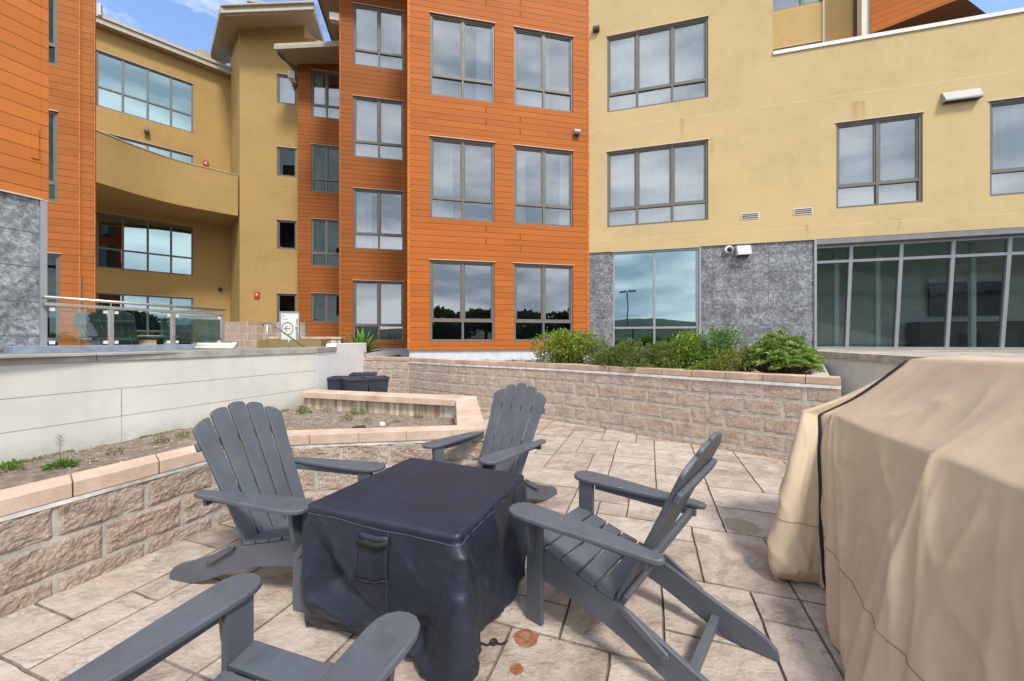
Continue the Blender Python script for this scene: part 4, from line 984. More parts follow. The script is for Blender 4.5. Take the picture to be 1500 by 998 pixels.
def text(parent, body, size, loc, rot, mat, ext=.001):
    cu = bpy.data.curves.new('lettering', 'FONT'); cu.body = body; cu.size = size; cu.extrude = ext; cu.align_x = 'LEFT'
    o = bpy.data.objects.new('lettering', cu); COL.objects.link(o); dg = bpy.context.evaluated_depsgraph_get(); me = bpy.data.meshes.new_from_object(o.evaluated_get(dg)); bpy.data.objects.remove(o)
    me.materials.clear(); me.materials.append(mat); o = bpy.data.objects.new('lettering', me); COL.objects.link(o); o.parent = parent; o.location = loc; o.rotation_euler = rot; return o
text(g, 'sonderMF.com', 5.3*sc, (12.0*sc, -.004, 2.5*sc), (rad(90), rad(-90), 0), M['ink'])
text(g, 'LEASING', 2.0*sc, (-9.5*sc, -.004, 33.4*sc), (rad(90), 0, 0), M['signgrey'])
text(g, 'welcome', 1.8*sc, (-11*sc, -.004, 4.0*sc), (rad(90), 0, 0), M['signgrey'])
mb = MB(); mb.box(-9.5*sc, -7*sc, -.004, 0, 38*sc, 40.5*sc); mb.build('emblem', M['signgrey'], g)
# small loop ball bollard marker
# ================================================================== POTS
pr = random.Random(3)
def pot(x, y, w, h, rz, lab):
    g = thing('square_pot', lab, 'plant pot', (x, y, 0), rz, 'dark blue tapered pots')
    mb = MB(); t, bt_ = w/2, w*.33
    lv = [(bt_, 0), (t, h-.05), (t+.012, h-.05), (t+.012, h), (t-.02, h), (t-.03, h-.10), (.0, h-.10)]
    rows = [[(r*a, r*b_, z) for a, b_ in ((-1, -1), (1, -1), (1, 1), (-1, 1))] for r, z in lv]; mb.grid(rows, closed=True); mb.build('shell', M['pot'], g, bevel=.004)
    mb = MB(); mb.add([(-t*.8, -t*.8, h-.095), (t*.8, -t*.8, h-.095), (t*.8, t*.8, h-.095), (-t*.8, t*.8, h-.095)], [(0, 1, 2, 3)]); mb.build('soil', M['soil'], g, fixn=False)
pot(-3.22, 7.15, .33, .735, rad(8), 'leftmost dark blue square pot against the white end wall')
pot(-2.83, 6.92, .38, .74, rad(38), 'middle dark blue square pot with a corner towards the viewer')
pot(-2.52, 7.15, .36, .735, rad(30), 'rightmost dark blue square pot beside the block wall')
pot(-2.95, 7.62, .46, .76, rad(15), 'dark blue square pot standing behind the other three')

# ================================================================== ADIRONDACK CHAIRS
def outline_round(pts, n=6): return pts
def make_chair(label, m, bolt, group):
    g = thing('adirondack_chair', label, 'chair', (0, 0, 0), 0, group)
    # side rails that run down to the ground behind
    prof = [(.035, .235), (.035, .365), (.01, .378), (-.10, .352), (-.22, .318), (-.34, .290), (-.46, .262), (-.58, .215), (-.70, .165), (-.80, .128), (-.88, .102), (-.93, .078), (-.962, .045), (-.972, .012), (-.965, .0),
            (-.80, .0), (-.72, .022), (-.60, .072), (-.46, .128), (-.32, .170), (-.16, .200), (0, .222)]
    for sx_ in (-1, 1):
        mb = MB(); mb.prism(prof, sx_*.236-.0125, sx_*.236+.0125, 'x'); mb.build('side_rail', m, g, bevel=.004)
        mb = MB(); mb.prism([(-.047, 0), (.047, 0), (.047, .553), (-.047, .553)], sx_*.262-.0125, sx_*.262+.0125, 'x'); lg = mb.build('front_leg', m, g, bevel=.004)
        mb = MB(); mb.tube([(sx_*.270, 0, .295), (sx_*.287, 0, .295)], [.0125, .009], 14); mb.tube([(sx_*.2755, 0, .245), (sx_*.2765, 0, .245)], .004, 8)
        for dy in (-.03, .03):
            for dz in (.06, .52): mb.tube([(sx_*.2745, dy, dz), (sx_*.2765, dy, dz)], .0035, 8)
        mb.build('bolt', bolt, lg, smooth=False, bevel=.002)
        # curved bracket outside the leg
        br = [(sx_*.276, .552)]+[(sx_*(.276+.062*math.cos(a)**.6), .552-.19*math.sin(a)) for a in [i*math.pi/2/8 for i in range(8)]]+[(sx_*.276, .36)]
        mb = MB(); mb.prism(br, -.012, .012, 'y'); mb.build('arm_bracket', m, g, bevel=.003)
        # arm
        o_ = []; x_in = .235
        outer_ = [(-.63, .285), (-.645, .292), (-.655, .305), (-.655, .325), (-.64, .343), (-.60, .352), (-.45, .360), (-.30, .372), (-.15, .385), (-.02, .392), (.04, .390), (.075, .378), (.098, .352), (.106, .318), (.100, .284), (.08, .256), (.05, .240), (.01, .235), (-.2, .242), (-.4, .258)]
        mb = MB(); mb.prism([(sx_*x, y) for y, x in outer_], .556, .581, 'z'); mb.build('arm', m, g, bevel=.008, seg=3)
        mb = MB(); mb.box(*sorted((sx_*.277, sx_*.299)), -.615, -.049, .518, .554); mb.build('arm_support', m, g, bevel=.003)
        mb = MB(); M_ = Matrix.Translation((sx_*.256, 0, 0))
        lk_ = [(-.455, .262), (-.468, .248), (-.628, .150), (-.648, .148), (-.658, .162), (-.652, .176), (-.49, .276), (-.468, .283), (-.455, .277)]
        mb.prism(lk_, sx_*.2615-.009, sx_*.2615+.009, 'x'); lkk = mb.build('link_bar', m, g, bevel=.004)
        mb = MB()
        for (yy, zz_) in ((-.477, .266), (-.64, .163)):
            mb = MB(); mb.tube([(sx_*.270, yy, zz_), (sx_*.277, yy, zz_)], .008, 10); mb.build('bolt', bolt, lkk)
    # seat slats following the rail top
    ys = [.050, -.052, -.146, -.238, -.330, -.420]; tops = [(.05, .360), (.01, .378), (-.10, .352), (-.22, .318), (-.34, .290), (-.46, .262)]
    def topz(y):
        for (a, za_), (c, zc_) in zip(tops, tops[1:]):
            if c <= y <= a: return za_+(zc_-za_)*(y-a)/(c-a)
        return tops[-1][1] if y < 0 else .378
    for i, y1_ in enumerate(ys[:-1]):
        y2_ = ys[i+1]+.010; za_, zb2 = topz(min(y1_, .01)), topz(y2_); L = math.hypot(y1_-y2_, za_-zb2); an = math.atan2(zb2-za_, y1_-y2_)
        Mx = Matrix.Translation((0, y1_, za_+.002)) @ Matrix.Rotation(-an, 4, 'X'); hw = .2475 if i == 0 or i > 0 else .2
        mb = MB(); mb.box(-hw, hw, -L, 0, 0, .020, mat=Mx); sl_ = mb.build('seat_slat', m, g, bevel=.004)
        mb = MB()
        for x in (-.236, .236):
            for yy in (-.02, -L+.02): mb.tube([Mx @ Vector((x, yy, .0185)), Mx @ Vector((x, yy, .0212))], .0036, 8)
        mb.build('screw', bolt, sl_)
    # back: fanned slats on a leaning plane
    bo, an = Vector((0, -.425, .262)), rad(25); Mb = Matrix.Translation(bo) @ Matrix.Rotation(an, 4, 'X')    # local: x across, z up the back, y thickness
    Lc = [.752, .812, .835, .812, .752]
    for i in range(5):
        k = i-2; wb, wt_ = .083, .108; xb, xt = k*.0925, k*.1205; L = Lc[i]
        pts = [(xb-wb/2, -.02), (xb+wb/2, -.02)]
        ax = (xt-xb)/L
        def edge(t, sd): return (xb+ax*t+sd*(wb+(wt_-wb)*t/L)/2, t)
        pts += [edge(t, 1) for t in (L*.33, L*.66)]
        hw = wt_/2; tl = (0, .011, .032)[abs(k)]; c_ = []
        for j in range(0, 13):
            a_ = j*math.pi/12; u = math.cos(a_); sk = -(u*(1 if k > 0 else -1 if k < 0 else 0))*tl*.9
            c_.append((xt+u*hw, L-.027+.027*math.sin(a_)**.8+ (sk if k else 0)))
        pts += c_+[edge(t, -1) for t in (L*.66, L*.33)]
        mb = MB(); mb.prism(pts, 0, .019, 'y', mat=Mb); sl_ = mb.build('back_slat', m, g, bevel=.005)
        for t in (.045, .61):
            for dx_ in (-.022, .022):
                q = xb+ax*t+dx_; sw_ = MB(); sw_.tube([Mb @ Vector((q, .0185, t)), Mb @ Vector((q, .0208, t))], .0038, 8); sw_.build('screw', bolt, sl_)
    for (t, hw, dz, nm) in ((.0, .2235, .055, 'lower_back_brace'), (.585, .292, .05, 'upper_back_brace')):
        mb = MB(); mb.box(-hw, hw, -.026, -.001, t, t+dz, mat=Mb); mb.build(nm, m, g, bevel=.008)
    yb_ = bo.y-math.sin(an)*(.335)
    mb = MB(); mb.box(-.330, .330, yb_-.032, yb_-.006, .508, .553); mb.build('middle_back_brace', m, g, bevel=.008)
    mb = MB(); mb.box(-.2225, .2225, -.735, -.700, .060, .100); mb.build('rear_stretcher', m, g, bevel=.004)
    return g
grp = 'slate grey folding adirondack chairs round the covered table'
ch1 = make_chair('slate grey adirondack chair left of the navy table, backing onto the low planter wall', M['chair'], M['bolt'], grp)
def place(g, x, y, face, label=None):
    g.location = (x, y, 0); g.rotation_euler = (0, 0, rad(face-90))
    if label: g['label'] = label
place(ch1, -1.035, 2.265, -15)
for (x, y, f, lab) in ((.285, 2.135, 140, 'slate grey adirondack chair right of the navy table, seen from behind with rear stretcher showing'),
                       (-.385, 2.93, 231, 'farthest slate grey adirondack chair behind the navy table, facing the viewer'),
                       (-.655, 1.185, 72, 'nearest slate grey adirondack chair, only its arms and front seat slat in view')):
    c = copy_tree(ch1); place(c, x, y, f, lab)
gt = make_chair('dark green adirondack chair seen from behind through the glass railing', M['chairteal'], M['black'], 'adirondack chairs on the terrace')
place(gt, -6.62, 6.85, 105); gt.location.z = .9
gt2 = make_chair('pale grey adirondack chair half hidden left of the dark green one on the terrace', M['chairpale'], M['black'], 'adirondack chairs on the terrace')
place(gt2, -7.55, 7.6, 80); gt2.location.z = .9

# ================================================================== COVERED TABLE
tb = thing('covered_fire_table', 'square low table under a draped navy blue fabric cover among the grey chairs', 'covered table', (-.46, 2.09, 0))
TC = Vector((-.46, 2.09, 0))
def seg_dist(x, y, a, b):
    ax, ay = a; dx, dy = b[0]-ax, b[1]-ay; L = dx*dx+dy*dy; t = max(0, min(1, ((x-ax)*dx+(y-ay)*dy)/L)); return math.hypot(x-ax-dx*t, y-ay-dy*t), t
def creases(x, y, lst):
    """folds as ridge lines in metres of cloth: (x0, y0, x1, y1, height at start, height at end, width at start, width at end)"""
    d_ = 0
    for (x0, y0, x1, y1, h0, h1, w0, w1) in lst:
        d, t = seg_dist(x, y, (x0, y0), (x1, y1)); w = w0+(w1-w0)*t
        if d < w*3.2: q = d/w; d_ += (h0+(h1-h0)*t)*math.exp(-.85*q**1.2)
    return d_
def ridged(x, y, sd, k=2.0):
    n_ = noise.noise(Vector((x, y, sd))); return max(0, 1-abs(n_)*k)**3
def closed_curve(pts, n, sharp=()):
    P = [Vector(p) for p in pts]; K = len(P); out = []
    for i in range(K):
        a, b, c, d = P[i-1], P[i], P[(i+1) % K], P[(i+2) % K]
        if i in sharp: a = b-(c-b)*.6
        if (i+1) % K in sharp: d = c+(c-b)*.6
        for k in range(n):
            t = k/n; out.append(.5*((2*b)+(c-a)*t+(2*a-5*b+4*c-d)*t*t+(3*b-a-3*c+d)*t**3))
    return out
# table cover: four sides 0 L-F, 1 F-R, 2 R-B, 3 B-L
TQ = [Vector((-1.000, 1.873)), Vector((-.222, 1.572)), Vector((.072, 2.292)), Vector((-.690, 2.625))]
TQ = [q-Vector((TC.x, TC.y)) for q in TQ]; NS = 84; ring_ = []
for i in range(4):
    for k in range(NS):
        ring_.append((TQ[i].lerp(TQ[(i+1) % 4], k/NS), i, k/NS))
P2 = [r_[0] for r_ in ring_]
for _ in range(5): P2 = [(P2[i-1]+2*P2[i]+P2[(i+1) % len(P2)])/4 for i in range(len(P2))]
NRM = []
for i in range(len(P2)):
    t_ = P2[(i+3) % len(P2)]-P2[i-3]; NRM.append(Vector((t_.y, -t_.x)).normalized())
F0 = [(.02, .04, .20, .30, -.004, -.026, .018, .05), (.20, .30, .42, .40, -.026, -.006, .05, .03), (.10, .02, .30, .26, .004, .014, .015, .03), (.0, .06, .06, .50, .012, .022, .02, .05), (.07, .42, .28, .50, .012, .020, .03, .04),
      (.20, .18, .34, .38, .010, .004, .02, .03), (.05, .52, .50, .585, -.018, -.026, .035, .03), (.46, .60, .62, .46, -.03, -.012, .03, .03), (.58, .56, .76, .60, .03, .05, .03, .045), (.52, .42, .74, .36, -.012, -.006, .02, .02),
      (.62, .08, .64, .50, -.008, -.016, .05, .04), (.82, .05, .76, .42, .012, .022, .03, .035), (.84, .03, .82, .56, .012, .045, .018, .05), (.70, .30, .60, .60, -.010, -.030, .03, .04), (.40, .10, .56, .34, .006, -.010, .02, .03), (.38, .46, .60, .50, .012, .006, .02, .02)]
F1 = [(.0, .02, .20, .34, .008, .030, .015, .035), (.01, .04, .10, .52, .014, .030, .02, .04), (.0, .2, .03, .58, .018, .036, .025, .04), (.12, .10, .30, .55, -.010, -.022, .03, .05), (.76, .03, .52, .58, .006, .034, .02, .06), (.78, .05, .70, .56, .006, .020, .02, .05),
      (.34, .05, .40, .54, .006, .016, .03, .05), (.60, .04, .44, .40, -.008, -.020, .03, .05), (.22, .30, .30, .58, .016, .012, .02, .03)]
FX = [(.10, .05, .16, .55, .004, .022, .02, .05), (.34, .05, .30, .55, .004, .018, .02, .05), (.55, .05, .60, .55, .004, .022, .02, .05), (.75, .05, .70, .55, .004, .02, .02, .05)]
skirt_rows = 64; table_rows = []
def skirt(i, v):      # v 0 at the top seam, 1 at the hem
    _, sd, t = ring_[i]; x = t*(.835 if sd in (0, 2) else .785); y = v*.60
    d = .004+.012*math.sin(math.pi*min(1, v*1.1))
    fx = (F0, F1, FX, FX)[sd]; Lx = (.835, .785, .835, .785)[sd]
    e = creases(x, y, fx)
    for (o_side, off) in (((sd+1) % 4, -Lx), ((sd-1) % 4, (.785, .835, .785, .835)[sd])):
        e += creases(x+off, y, (F0, F1, FX, FX)[o_side])*.8 if min(t, 1-t) < .15 else 0
    w_ = .008*ridged(x*3.5+y*2+sd*7, y*4-x*2, 1.5)*min(1, v*4)+.002*ridged(x*13-y*7+sd, y*12, 4.2, 2.6)+.010*noise.noise(Vector((x*4+sd*3, y*3, 2)))*v+.022*noise.noise(Vector((x*9+sd*5, 4, 2)))*max(0, v-.7)/.3
    return d+e*1.55+w_
for j in range(skirt_rows, -1, -1):
    v = j/skirt_rows; row = []
    for i, p in enumerate(P2):
        _, sd, t = ring_[i]; q = p+NRM[i]*skirt(i, v); hem = .006+.022*max(0, noise.noise(Vector((p.x*5, p.y*5, 9))))
        if sd == 0 and .50 < t < .66: hem += .045*math.sin((t-.50)/.16*math.pi)**2
        tuck = -.045*max(0, (v-.86)/.14)**2 if sd in (0, 1) else 0
        q = q+NRM[i]*tuck; z = .578+(hem-.578)*v-.010*noise.noise(Vector((p.x*4, p.y*4, 6)))*(1-v)
        row.append(Vector((q.x, q.y, z)))
    table_rows.append(row)
for (k, z) in ((.006, .585), (.008, .597), (.006, .608), (-.001, .6165), (-.012, .6205)):
    table_rows.append([Vector((p.x+NRM[i].x*(k+.009*noise.noise(Vector((p.x*22, p.y*22, z*80)))), p.y+NRM[i].y*(k+.003*noise.noise(Vector((p.x*22, p.y*22, z*80)))), z)) for i, p in enumerate(P2)])
for k in (.93, .82, .7, .55, .4, .25, .1):
    table_rows.append([Vector((p.x*k, p.y*k, .6205+.0035*noise.noise(Vector((p.x*k*5, p.y*k*5, 3)))+.0015*ridged(p.x*k*5+p.y*k*2, p.y*k*9, 7))) for p in P2])
mb = MB(); mb.grid(table_rows, closed=True); nb = len(table_rows)*len(P2); mb.f.append(tuple(range(nb-len(P2), nb))); mb.mi.append(0)
cov_o = mb.build('cover', M['navy'], tb, smooth=True)
sm_ = MB(); sm_.tube([tuple(v_) for v_ in (table_rows[skirt_rows][k] for k in list(range(0, len(P2), 2))+[0])], .0035, 6); sm_.build('seam', M['navyseam'], tb, smooth=True)
def on_side(sd, t, v, out=0.0):
    f = (sd*NS+t*NS) % len(P2); i = int(f); a = f-i; jv = skirt_rows-v*skirt_rows; j = int(jv); b_ = jv-j; i2 = (i+1) % len(P2); j2 = min(j+1, skirt_rows)
    p = table_rows[j][i].lerp(table_rows[j][i2], a).lerp(table_rows[j2][i].lerp(table_rows[j2][i2], a), b_); return p+Vector((NRM[i].x, NRM[i].y, 0))*out
pk = [[on_side(0, t, v, .006+.012*math.sin(math.pi*(k_/8))*math.sin(math.pi*min(1, m_/10+.12))+.004*noise.noise(Vector((k_*.9, m_*.7, 1)))) for k_, t in enumerate([.40+.19*q/8 for q in range(9)])] for m_, v in enumerate([.035+.36*q/10 for q in range(11)])]
mb = MB(); mb.grid([[tuple(q) for q in r_] for r_ in pk]); pko = mb.build('vent_flap', M['navy'], tb, smooth=True, fixn=False); sd_ = pko.modifiers.new('thick', 'SOLIDIFY'); sd_.thickness = .003
mb = MB(); hp = [on_side(0, .395+.20*q/10, .095+.01*math.sin(q), .016+.022*math.sin(math.pi*q/10)) for q in range(11)]
mb.grid([[tuple(q-Vector((0, 0, .017))) for q in hp], [tuple(q+Vector((0, 0, .017))) for q in hp]]); ho = mb.build('handle', M['strap'], tb, smooth=True, fixn=False); sd_ = ho.modifiers.new('thick', 'SOLIDIFY'); sd_.thickness = .003
for pts in ([on_side(0, .40, v/10, .009) for v in range(1, 5)], [on_side(0, .59, v/10, .007) for v in range(0, 10)], [on_side(0, .40+.19*q/8, .40, .008) for q in range(9)]):
    mb = MB(); mb.tube([tuple(q) for q in pts], .0016, 5); mb.build('stitching', M['navyseam'], tb, smooth=True)
mb = MB(); bp = [Vector((.30, -.30, .012)), Vector((.345, -.315, .008)), Vector((.375, -.30, .010)), Vector((.41, -.31, .008)), Vector((.44, -.29, .008))]
mb.tube([tuple(q) for q in bp], .004, 6); mb.tube([(.375+.016*math.cos(a), -.30+.016*math.sin(a), .012) for a in [k*.628 for k in range(11)]], .004, 6); mb.build('drawstring', M['strap'], tb, smooth=True)

# ================================================================== COVERED GRILL
gr = thing('covered_grill', 'large barbecue grill under a tan fabric cover held by a black strap at the right', 'covered grill', (2.2, 1.7, 0))
GC = Vector((2.2, 1.7, 0))
ge = [(1.52, .80, .93), (1.66, 1.22, .93), (1.80, 1.63, .935), (1.95, 2.08, .925), (2.085, 2.49, .935), (2.06, 2.56, .915), (1.985, 2.62, .935), (2.28, 2.80, .91), (2.9, 2.8, .92), (3.3, 2.2, .93), (2.9, .9, .93), (2.3, .35, .93)]
gh = [(1.10, .60, 0), (1.18, .95, 0), (1.22, 1.30, 0), (1.38, 1.56, 0), (1.585, 1.90, 0), (1.745, 2.14, 0), (1.505, 2.255, 0), (2.16, 2.72, 0), (2.9, 3.1, 0), (3.5, 2.2, 0), (3.1, .9, 0), (2.3, .1, 0)]
grd = [(1.93, .70, 1.335), (2.05, 1.12, 1.33), (2.17, 1.50, 1.325), (2.31, 1.92, 1.315), (2.455, 2.34, 1.305), (2.48, 2.38, 1.30), (2.52, 2.41, 1.30), (2.62, 2.45, 1.30), (2.85, 2.4, 1.30), (3.0, 2.1, 1.31), (2.6, .9, 1.33), (2.2, .5, 1.33)]
NG = 36; E_, H_, R_2 = closed_curve(ge, NG, (2, 4)), closed_curve(gh, NG), closed_curve(grd, NG, (4,)); ring_count = len(E_)
def nrm_at(L, i, k=4):
    t_ = L[(i+k) % ring_count]-L[i-k]; return Vector((-t_.y, t_.x, 0)).normalized()
# side folds in (control index, height fraction below the edge) space
FG = [(4.0, .02, 3.6, 1.0, .012, .050, .04, .13), (4.0, .05, 4.2, 1.0, .010, .020, .03, .08), (3.9, .03, 3.05, .9, .006, .045, .04, .13), (2.0, .0, 2.15, 1.0, .012, .055, .05, .20), (2.02, .02, 1.45, 1.0, .008, .050, .05, .18), (2.0, .03, 2.7, 1.0, .004, .045, .05, .16),
      (1.2, .05, .9, 1.0, .004, .05, .06, .16), (.5, .05, .3, 1.0, .004, .05, .06, .16), (6.0, .0, 6.1, 1.0, .008, .012, .05, .12), (5.0, .1, 5.0, 1.0, -.010, -.020, .09, .16), (5.75, .62, 5.35, .86, .0, .030, .03, .07), (6.3, .74, 5.5, .92, .012, .034, .05, .05),
      (3.3, .3, 3.25, 1.0, -.004, -.03, .1, .12), (2.42, .3, 2.42, 1.0, -.006, -.04, .1, .12), (1.75, .2, 1.8, 1.0, -.004, -.03, .1, .12), (7.0, .2, 7.0, 1, .01, .04, .1, .2), (8.0, .2, 8.0, 1, .01, .04, .1, .2), (9.0, .2, 9.0, 1, .01, .04, .1, .2), (10.0, .2, 10.0, 1, .01, .04, .1, .2)]
side_rows, cover_rows = 84, []
for j in range(side_rows+1):
    v = j/side_rows; sv = 1-v; row = []
    for i in range(ring_count):
        u = i/NG; p = H_[i].lerp(E_[i], v); n_ = nrm_at(H_, i)
        d = .018*math.sin(math.pi*v)+creases(u, sv, FG)*.85
        d += .012*noise.noise(Vector((u*1.6, sv*1.2, 3)))*math.sin(math.pi*min(1, v+.1))+.011*ridged(u*1.5+sv*1.8, sv*2.4-u*.7, 5)*min(1, v*5)*min(1, sv*5)+.003*ridged(u*3-sv*2.5, sv*4+u, 8, 2.6)*min(1, sv*4)
        hem = .010+.03*max(0, noise.noise(Vector((u*2.2, 7, 2))))+(.008 if 5.4 < u < 6.5 else 0)
        tuck = -.06*max(0, (sv-.90)/.10)**2 if 5.1 < u < 7.2 else -.02*max(0, (sv-.9)/.1)**2
        q = p+n_*(d+tuck); z = hem+(E_[i].z-hem)*v; row.append(Vector((q.x, q.y, z))-GC)
    cover_rows.append(row)
hood_rows = 26
for j in range(1, hood_rows+1):
    t = j/hood_rows
    row = []
    for i in range(ring_count):
        p = E_[i].lerp(R_2[i], t); u = i/NG; n_ = nrm_at(E_, i)
        # between shelf edge and hood the cloth spans in a shallow hollow, taut at the two front corners
        z = p.z-.030*math.sin(math.pi*t)*(1-.7*math.exp(-((u-4)/.25)**2)-.6*math.exp(-((u-2)/.2)**2))
        z += .012*noise.noise(Vector((p.x*3, p.y*3, 1)))*math.sin(math.pi*t)+.010*ridged(p.x*3+p.y*2, p.y*3.5, 3)*math.sin(math.pi*t)+creases(u, t, [(2.0, .0, 2.1, .9, .014, .0, .06, .25), (4.0, 0, 3.9, .8, .008, 0, .05, .15), (3.1, .25, 2.9, .38, .010, .008, .05, .05), (2.6, .5, 2.9, .55, .007, .007, .06, .05)])
        row.append(Vector((p.x, p.y, z))-GC)
    cover_rows.append(row)
hood_middle = sum(R_2, Vector())/ring_count
for k in (.04, .12, .25, .4, .55, .7, .85, .96):
    cover_rows.append([R_2[i].lerp(hood_middle, k)+Vector((0, 0, .012*min(1, k*5)+.010*noise.noise(Vector((R_2[i].lerp(hood_middle, k).x*4, R_2[i].lerp(hood_middle, k).y*4, 5)))*min(1, k*6)))-GC for i in range(ring_count)])
mb = MB(); mb.grid(cover_rows, closed=True); nb = len(cover_rows)*ring_count; mb.f.append(tuple(range(nb-ring_count, nb))); mb.mi.append(0)
mb.build('cover', M['tan'], gr, smooth=True)
sr = int(side_rows*.345); mb = MB(); mb.tube([tuple(cover_rows[sr][i]+nrm_at(H_, i)*.0005) for i in list(range(0, ring_count, 1))+[0]], .0022, 5); mb.build('seam', M['tanseam'], gr, smooth=True)
ic = 5*NG; pth = [cover_rows[j][ic]+nrm_at(H_, ic)*.014 for j in range(0, side_rows+1, 2)]+[cover_rows[side_rows+j][ic]+Vector((-.004, .004, .008)) for j in range(1, hood_rows+1, 2)]
tg = nrm_at(H_, ic).cross(Vector((0, 0, 1))); mb = MB(); w_ = .0085
mb.grid([[tuple(q-tg*w_) for q in pth], [tuple(q+tg*w_) for q in pth]]); so_ = mb.build('strap', M['strap'], gr, smooth=True, fixn=False); sd_ = so_.modifiers.new('thick', 'SOLIDIFY'); sd_.thickness = .004; sd_.offset = 0


# ================================================================== PLANTS
def leaf(mb, p, d, up, L, w, mi=0, fold=.25):
    d = d.normalized(); x = d.cross(up)
    x = x.normalized() if x.length > 1e-4 else Vector((1, 0, 0)); n_ = x.cross(d)
    a, b_, c = p, p+d*L*.5+n_*w*.15, p+d*L-Vector((0, 0, L*.1))
    mb.add([a, b_+x*w*.5+n_*w*fold, c, b_-x*w*.5+n_*w*fold], [(0, 1, 2), (0, 2, 3)], mi)
def rvec(r):
    while True:
        v = Vector((r.uniform(-1, 1), r.uniform(-1, 1), r.uniform(-1, 1)))
        if .05 < v.length < 1: return v
def bush(name, label, loc, rx, ry, h, n, L, w, mats, seed, lumps=9, group=None, stems=14, needle=False, red=0, cat='shrub'):
    r = random.Random(seed); g = thing(name, label, cat, loc, 0, group); mb = MB(); lp = []
    for k in range(lumps):
        a = r.uniform(0, 2*math.pi); q = r.uniform(.15, .72); lp.append((Vector((math.cos(a)*rx*q, math.sin(a)*ry*q, h*r.uniform(.25, .72))), r.uniform(.26, .42)*min(1, h/.5)))
    lp.append((Vector((0, 0, h*.5)), .45))
    for k in range(n):
        c, q = lp[r.randrange(len(lp))]; v = rvec(r).normalized()*(r.uniform(.55, 1.0)**.5)*q
        sp_ = 1.0 if r.random() > .07 else r.uniform(1.05, 1.4); p = c+Vector((v.x*rx*1.25, v.y*ry*1.25, v.z*h*.95))*sp_
        if p.z < .01: p.z = r.uniform(.01, h*.3)
        d = (v+Vector((0, 0, .35))+rvec(r)*.7)
        s_ = r.uniform(.6, 1.2); leaf(mb, p, d, rvec(r), L*s_, w*s_, 1 if red and r.random() < red else 0)
    mb.build('foliage', mats, g, fixn=False)
    sm = MB()
    for k in range(stems):
        c, q = lp[k % len(lp)]; e_ = c+Vector((r.uniform(-1, 1)*rx*.35, r.uniform(-1, 1)*ry*.35, h*r.uniform(.1, .42)))
        b0 = Vector((r.uniform(-.08, .08), r.uniform(-.08, .08), -.05)); sm.tube([b0, b0.lerp(e_, .5)+Vector((0, 0, .03)), e_], [.008, .005, .002], 5)
    sm.build('stem', M['branch'], g)
    return g
def bpos(x, y_off): 
    """point on the shrub bed a given distance behind the curved wall at photo column x"""
    best = min(curve, key=lambda p: abs(p.x/p.y*FL+CX-x)); Y = best.y+y_off; return ((x-CX)/FL*Y, Y, ZS-.02)
bush('rounded_shrub', 'large rounded green shrub with orange-tinged tips in front of the orange wing corner', bpos(830, .55), .74, .46, .72, 7500, .055, .027, [M['leaf1'], M['leafred']], 1, red=.10, lumps=12)
bush('wiry_shrub', 'sparse grey wiry shrub left of the rounded shrub against the white plinth', bpos(765, .30), .36, .18, .20, 260, .03, .012, [M['leaf2']], 2, stems=26)
bush('wiry_shrub', 'thin grey-green shrub just right of the rounded shrub by the stone panel', bpos(880, .6), .34, .24, .58, 2200, .032, .012, [M['leaf2']], 3, stems=20)
for i, (x, hh_, rx_) in enumerate(((900, .46, .44), (942, .54, .46), (984, .56, .46))):
    bush('low_juniper', ('left', 'middle', 'right')[i]+' of three low feathery olive-green shrubs under the tall two-pane window', bpos(x, .38), rx_, .34, hh_, 5600, .065, .011, [M['leaf2']], 10+i, group='low feathery shrubs behind the block wall')
bush('leafy_shrub', 'mid-height dark green leafy shrub below the edge of the tall window', bpos(1014, .42), .46, .32, .64, 5200, .042, .02, [M['leaf1']], 21)
bush('leafy_shrub', 'fresh bright green fine-leaved shrub in front of the grey stone panels', bpos(1055, .60), .36, .26, .70, 3800, .035, .016, [M['leaf4']], 22)
bush('wiry_shrub', 'half-bare twiggy shrub with a few reddish leaves left of the pale rosette shrub', bpos(1085, .38), .38, .26, .50, 2000, .034, .016, [M['leaf1'], M['leafred']], 23, stems=34, red=.3)
bush('leafy_shrub', 'low trailing green filler plant spilling toward the pink cap between the feathery and leafy shrubs', bpos(965, .26), .42, .20, .26, 2200, .036, .017, [M['leaf1'], M['leafred']], 31, red=.05)
bush('leafy_shrub', 'low dark green filler plant between the bright shrub and the twiggy shrub', bpos(1035, .26), .40, .20, .28, 2200, .036, .017, [M['leaf1']], 32)
# rosette shrub
def rosette(label, loc, rx, ry, h, n, seed):
    r = random.Random(seed); g = thing('rosette_shrub', label, 'shrub', loc); mb = MB(); sm = MB()
    for k in range(n):
        a = r.uniform(0, 2*math.pi); q = r.uniform(0, 1)**.5; c = Vector((math.cos(a)*rx*q, math.sin(a)*ry*q, h*(.95-.55*q*q)*r.uniform(.45, 1.05)))
        ax = (Vector((c.x*.6, c.y*.6, .55))+rvec(r)*.25).normalized(); t = ax.orthogonal().normalized(); b_ = ax.cross(t)
        for j in range(9):
            an = j*2.4; d = (t*math.cos(an)+b_*math.sin(an))*1+ax*(.35+.06*j); leaf(mb, c+ax*.002*j, d, ax, r.uniform(.055, .085), .024, 0, .12)
        sm.tube([Vector((c.x*.15, c.y*.15, -.04)), Vector((c.x*.5, c.y*.5, c.z*.5)), c], [.008, .006, .003], 5)
    mb.build('foliage', [M['leaf3']], g, fixn=False); sm.build('stem', M['branch'], g); return g
rosette('bright yellow-green rosette-leaved shrub at the right end of the block wall bed', bpos(1146, .42), .46, .30, .64, 380, 4)
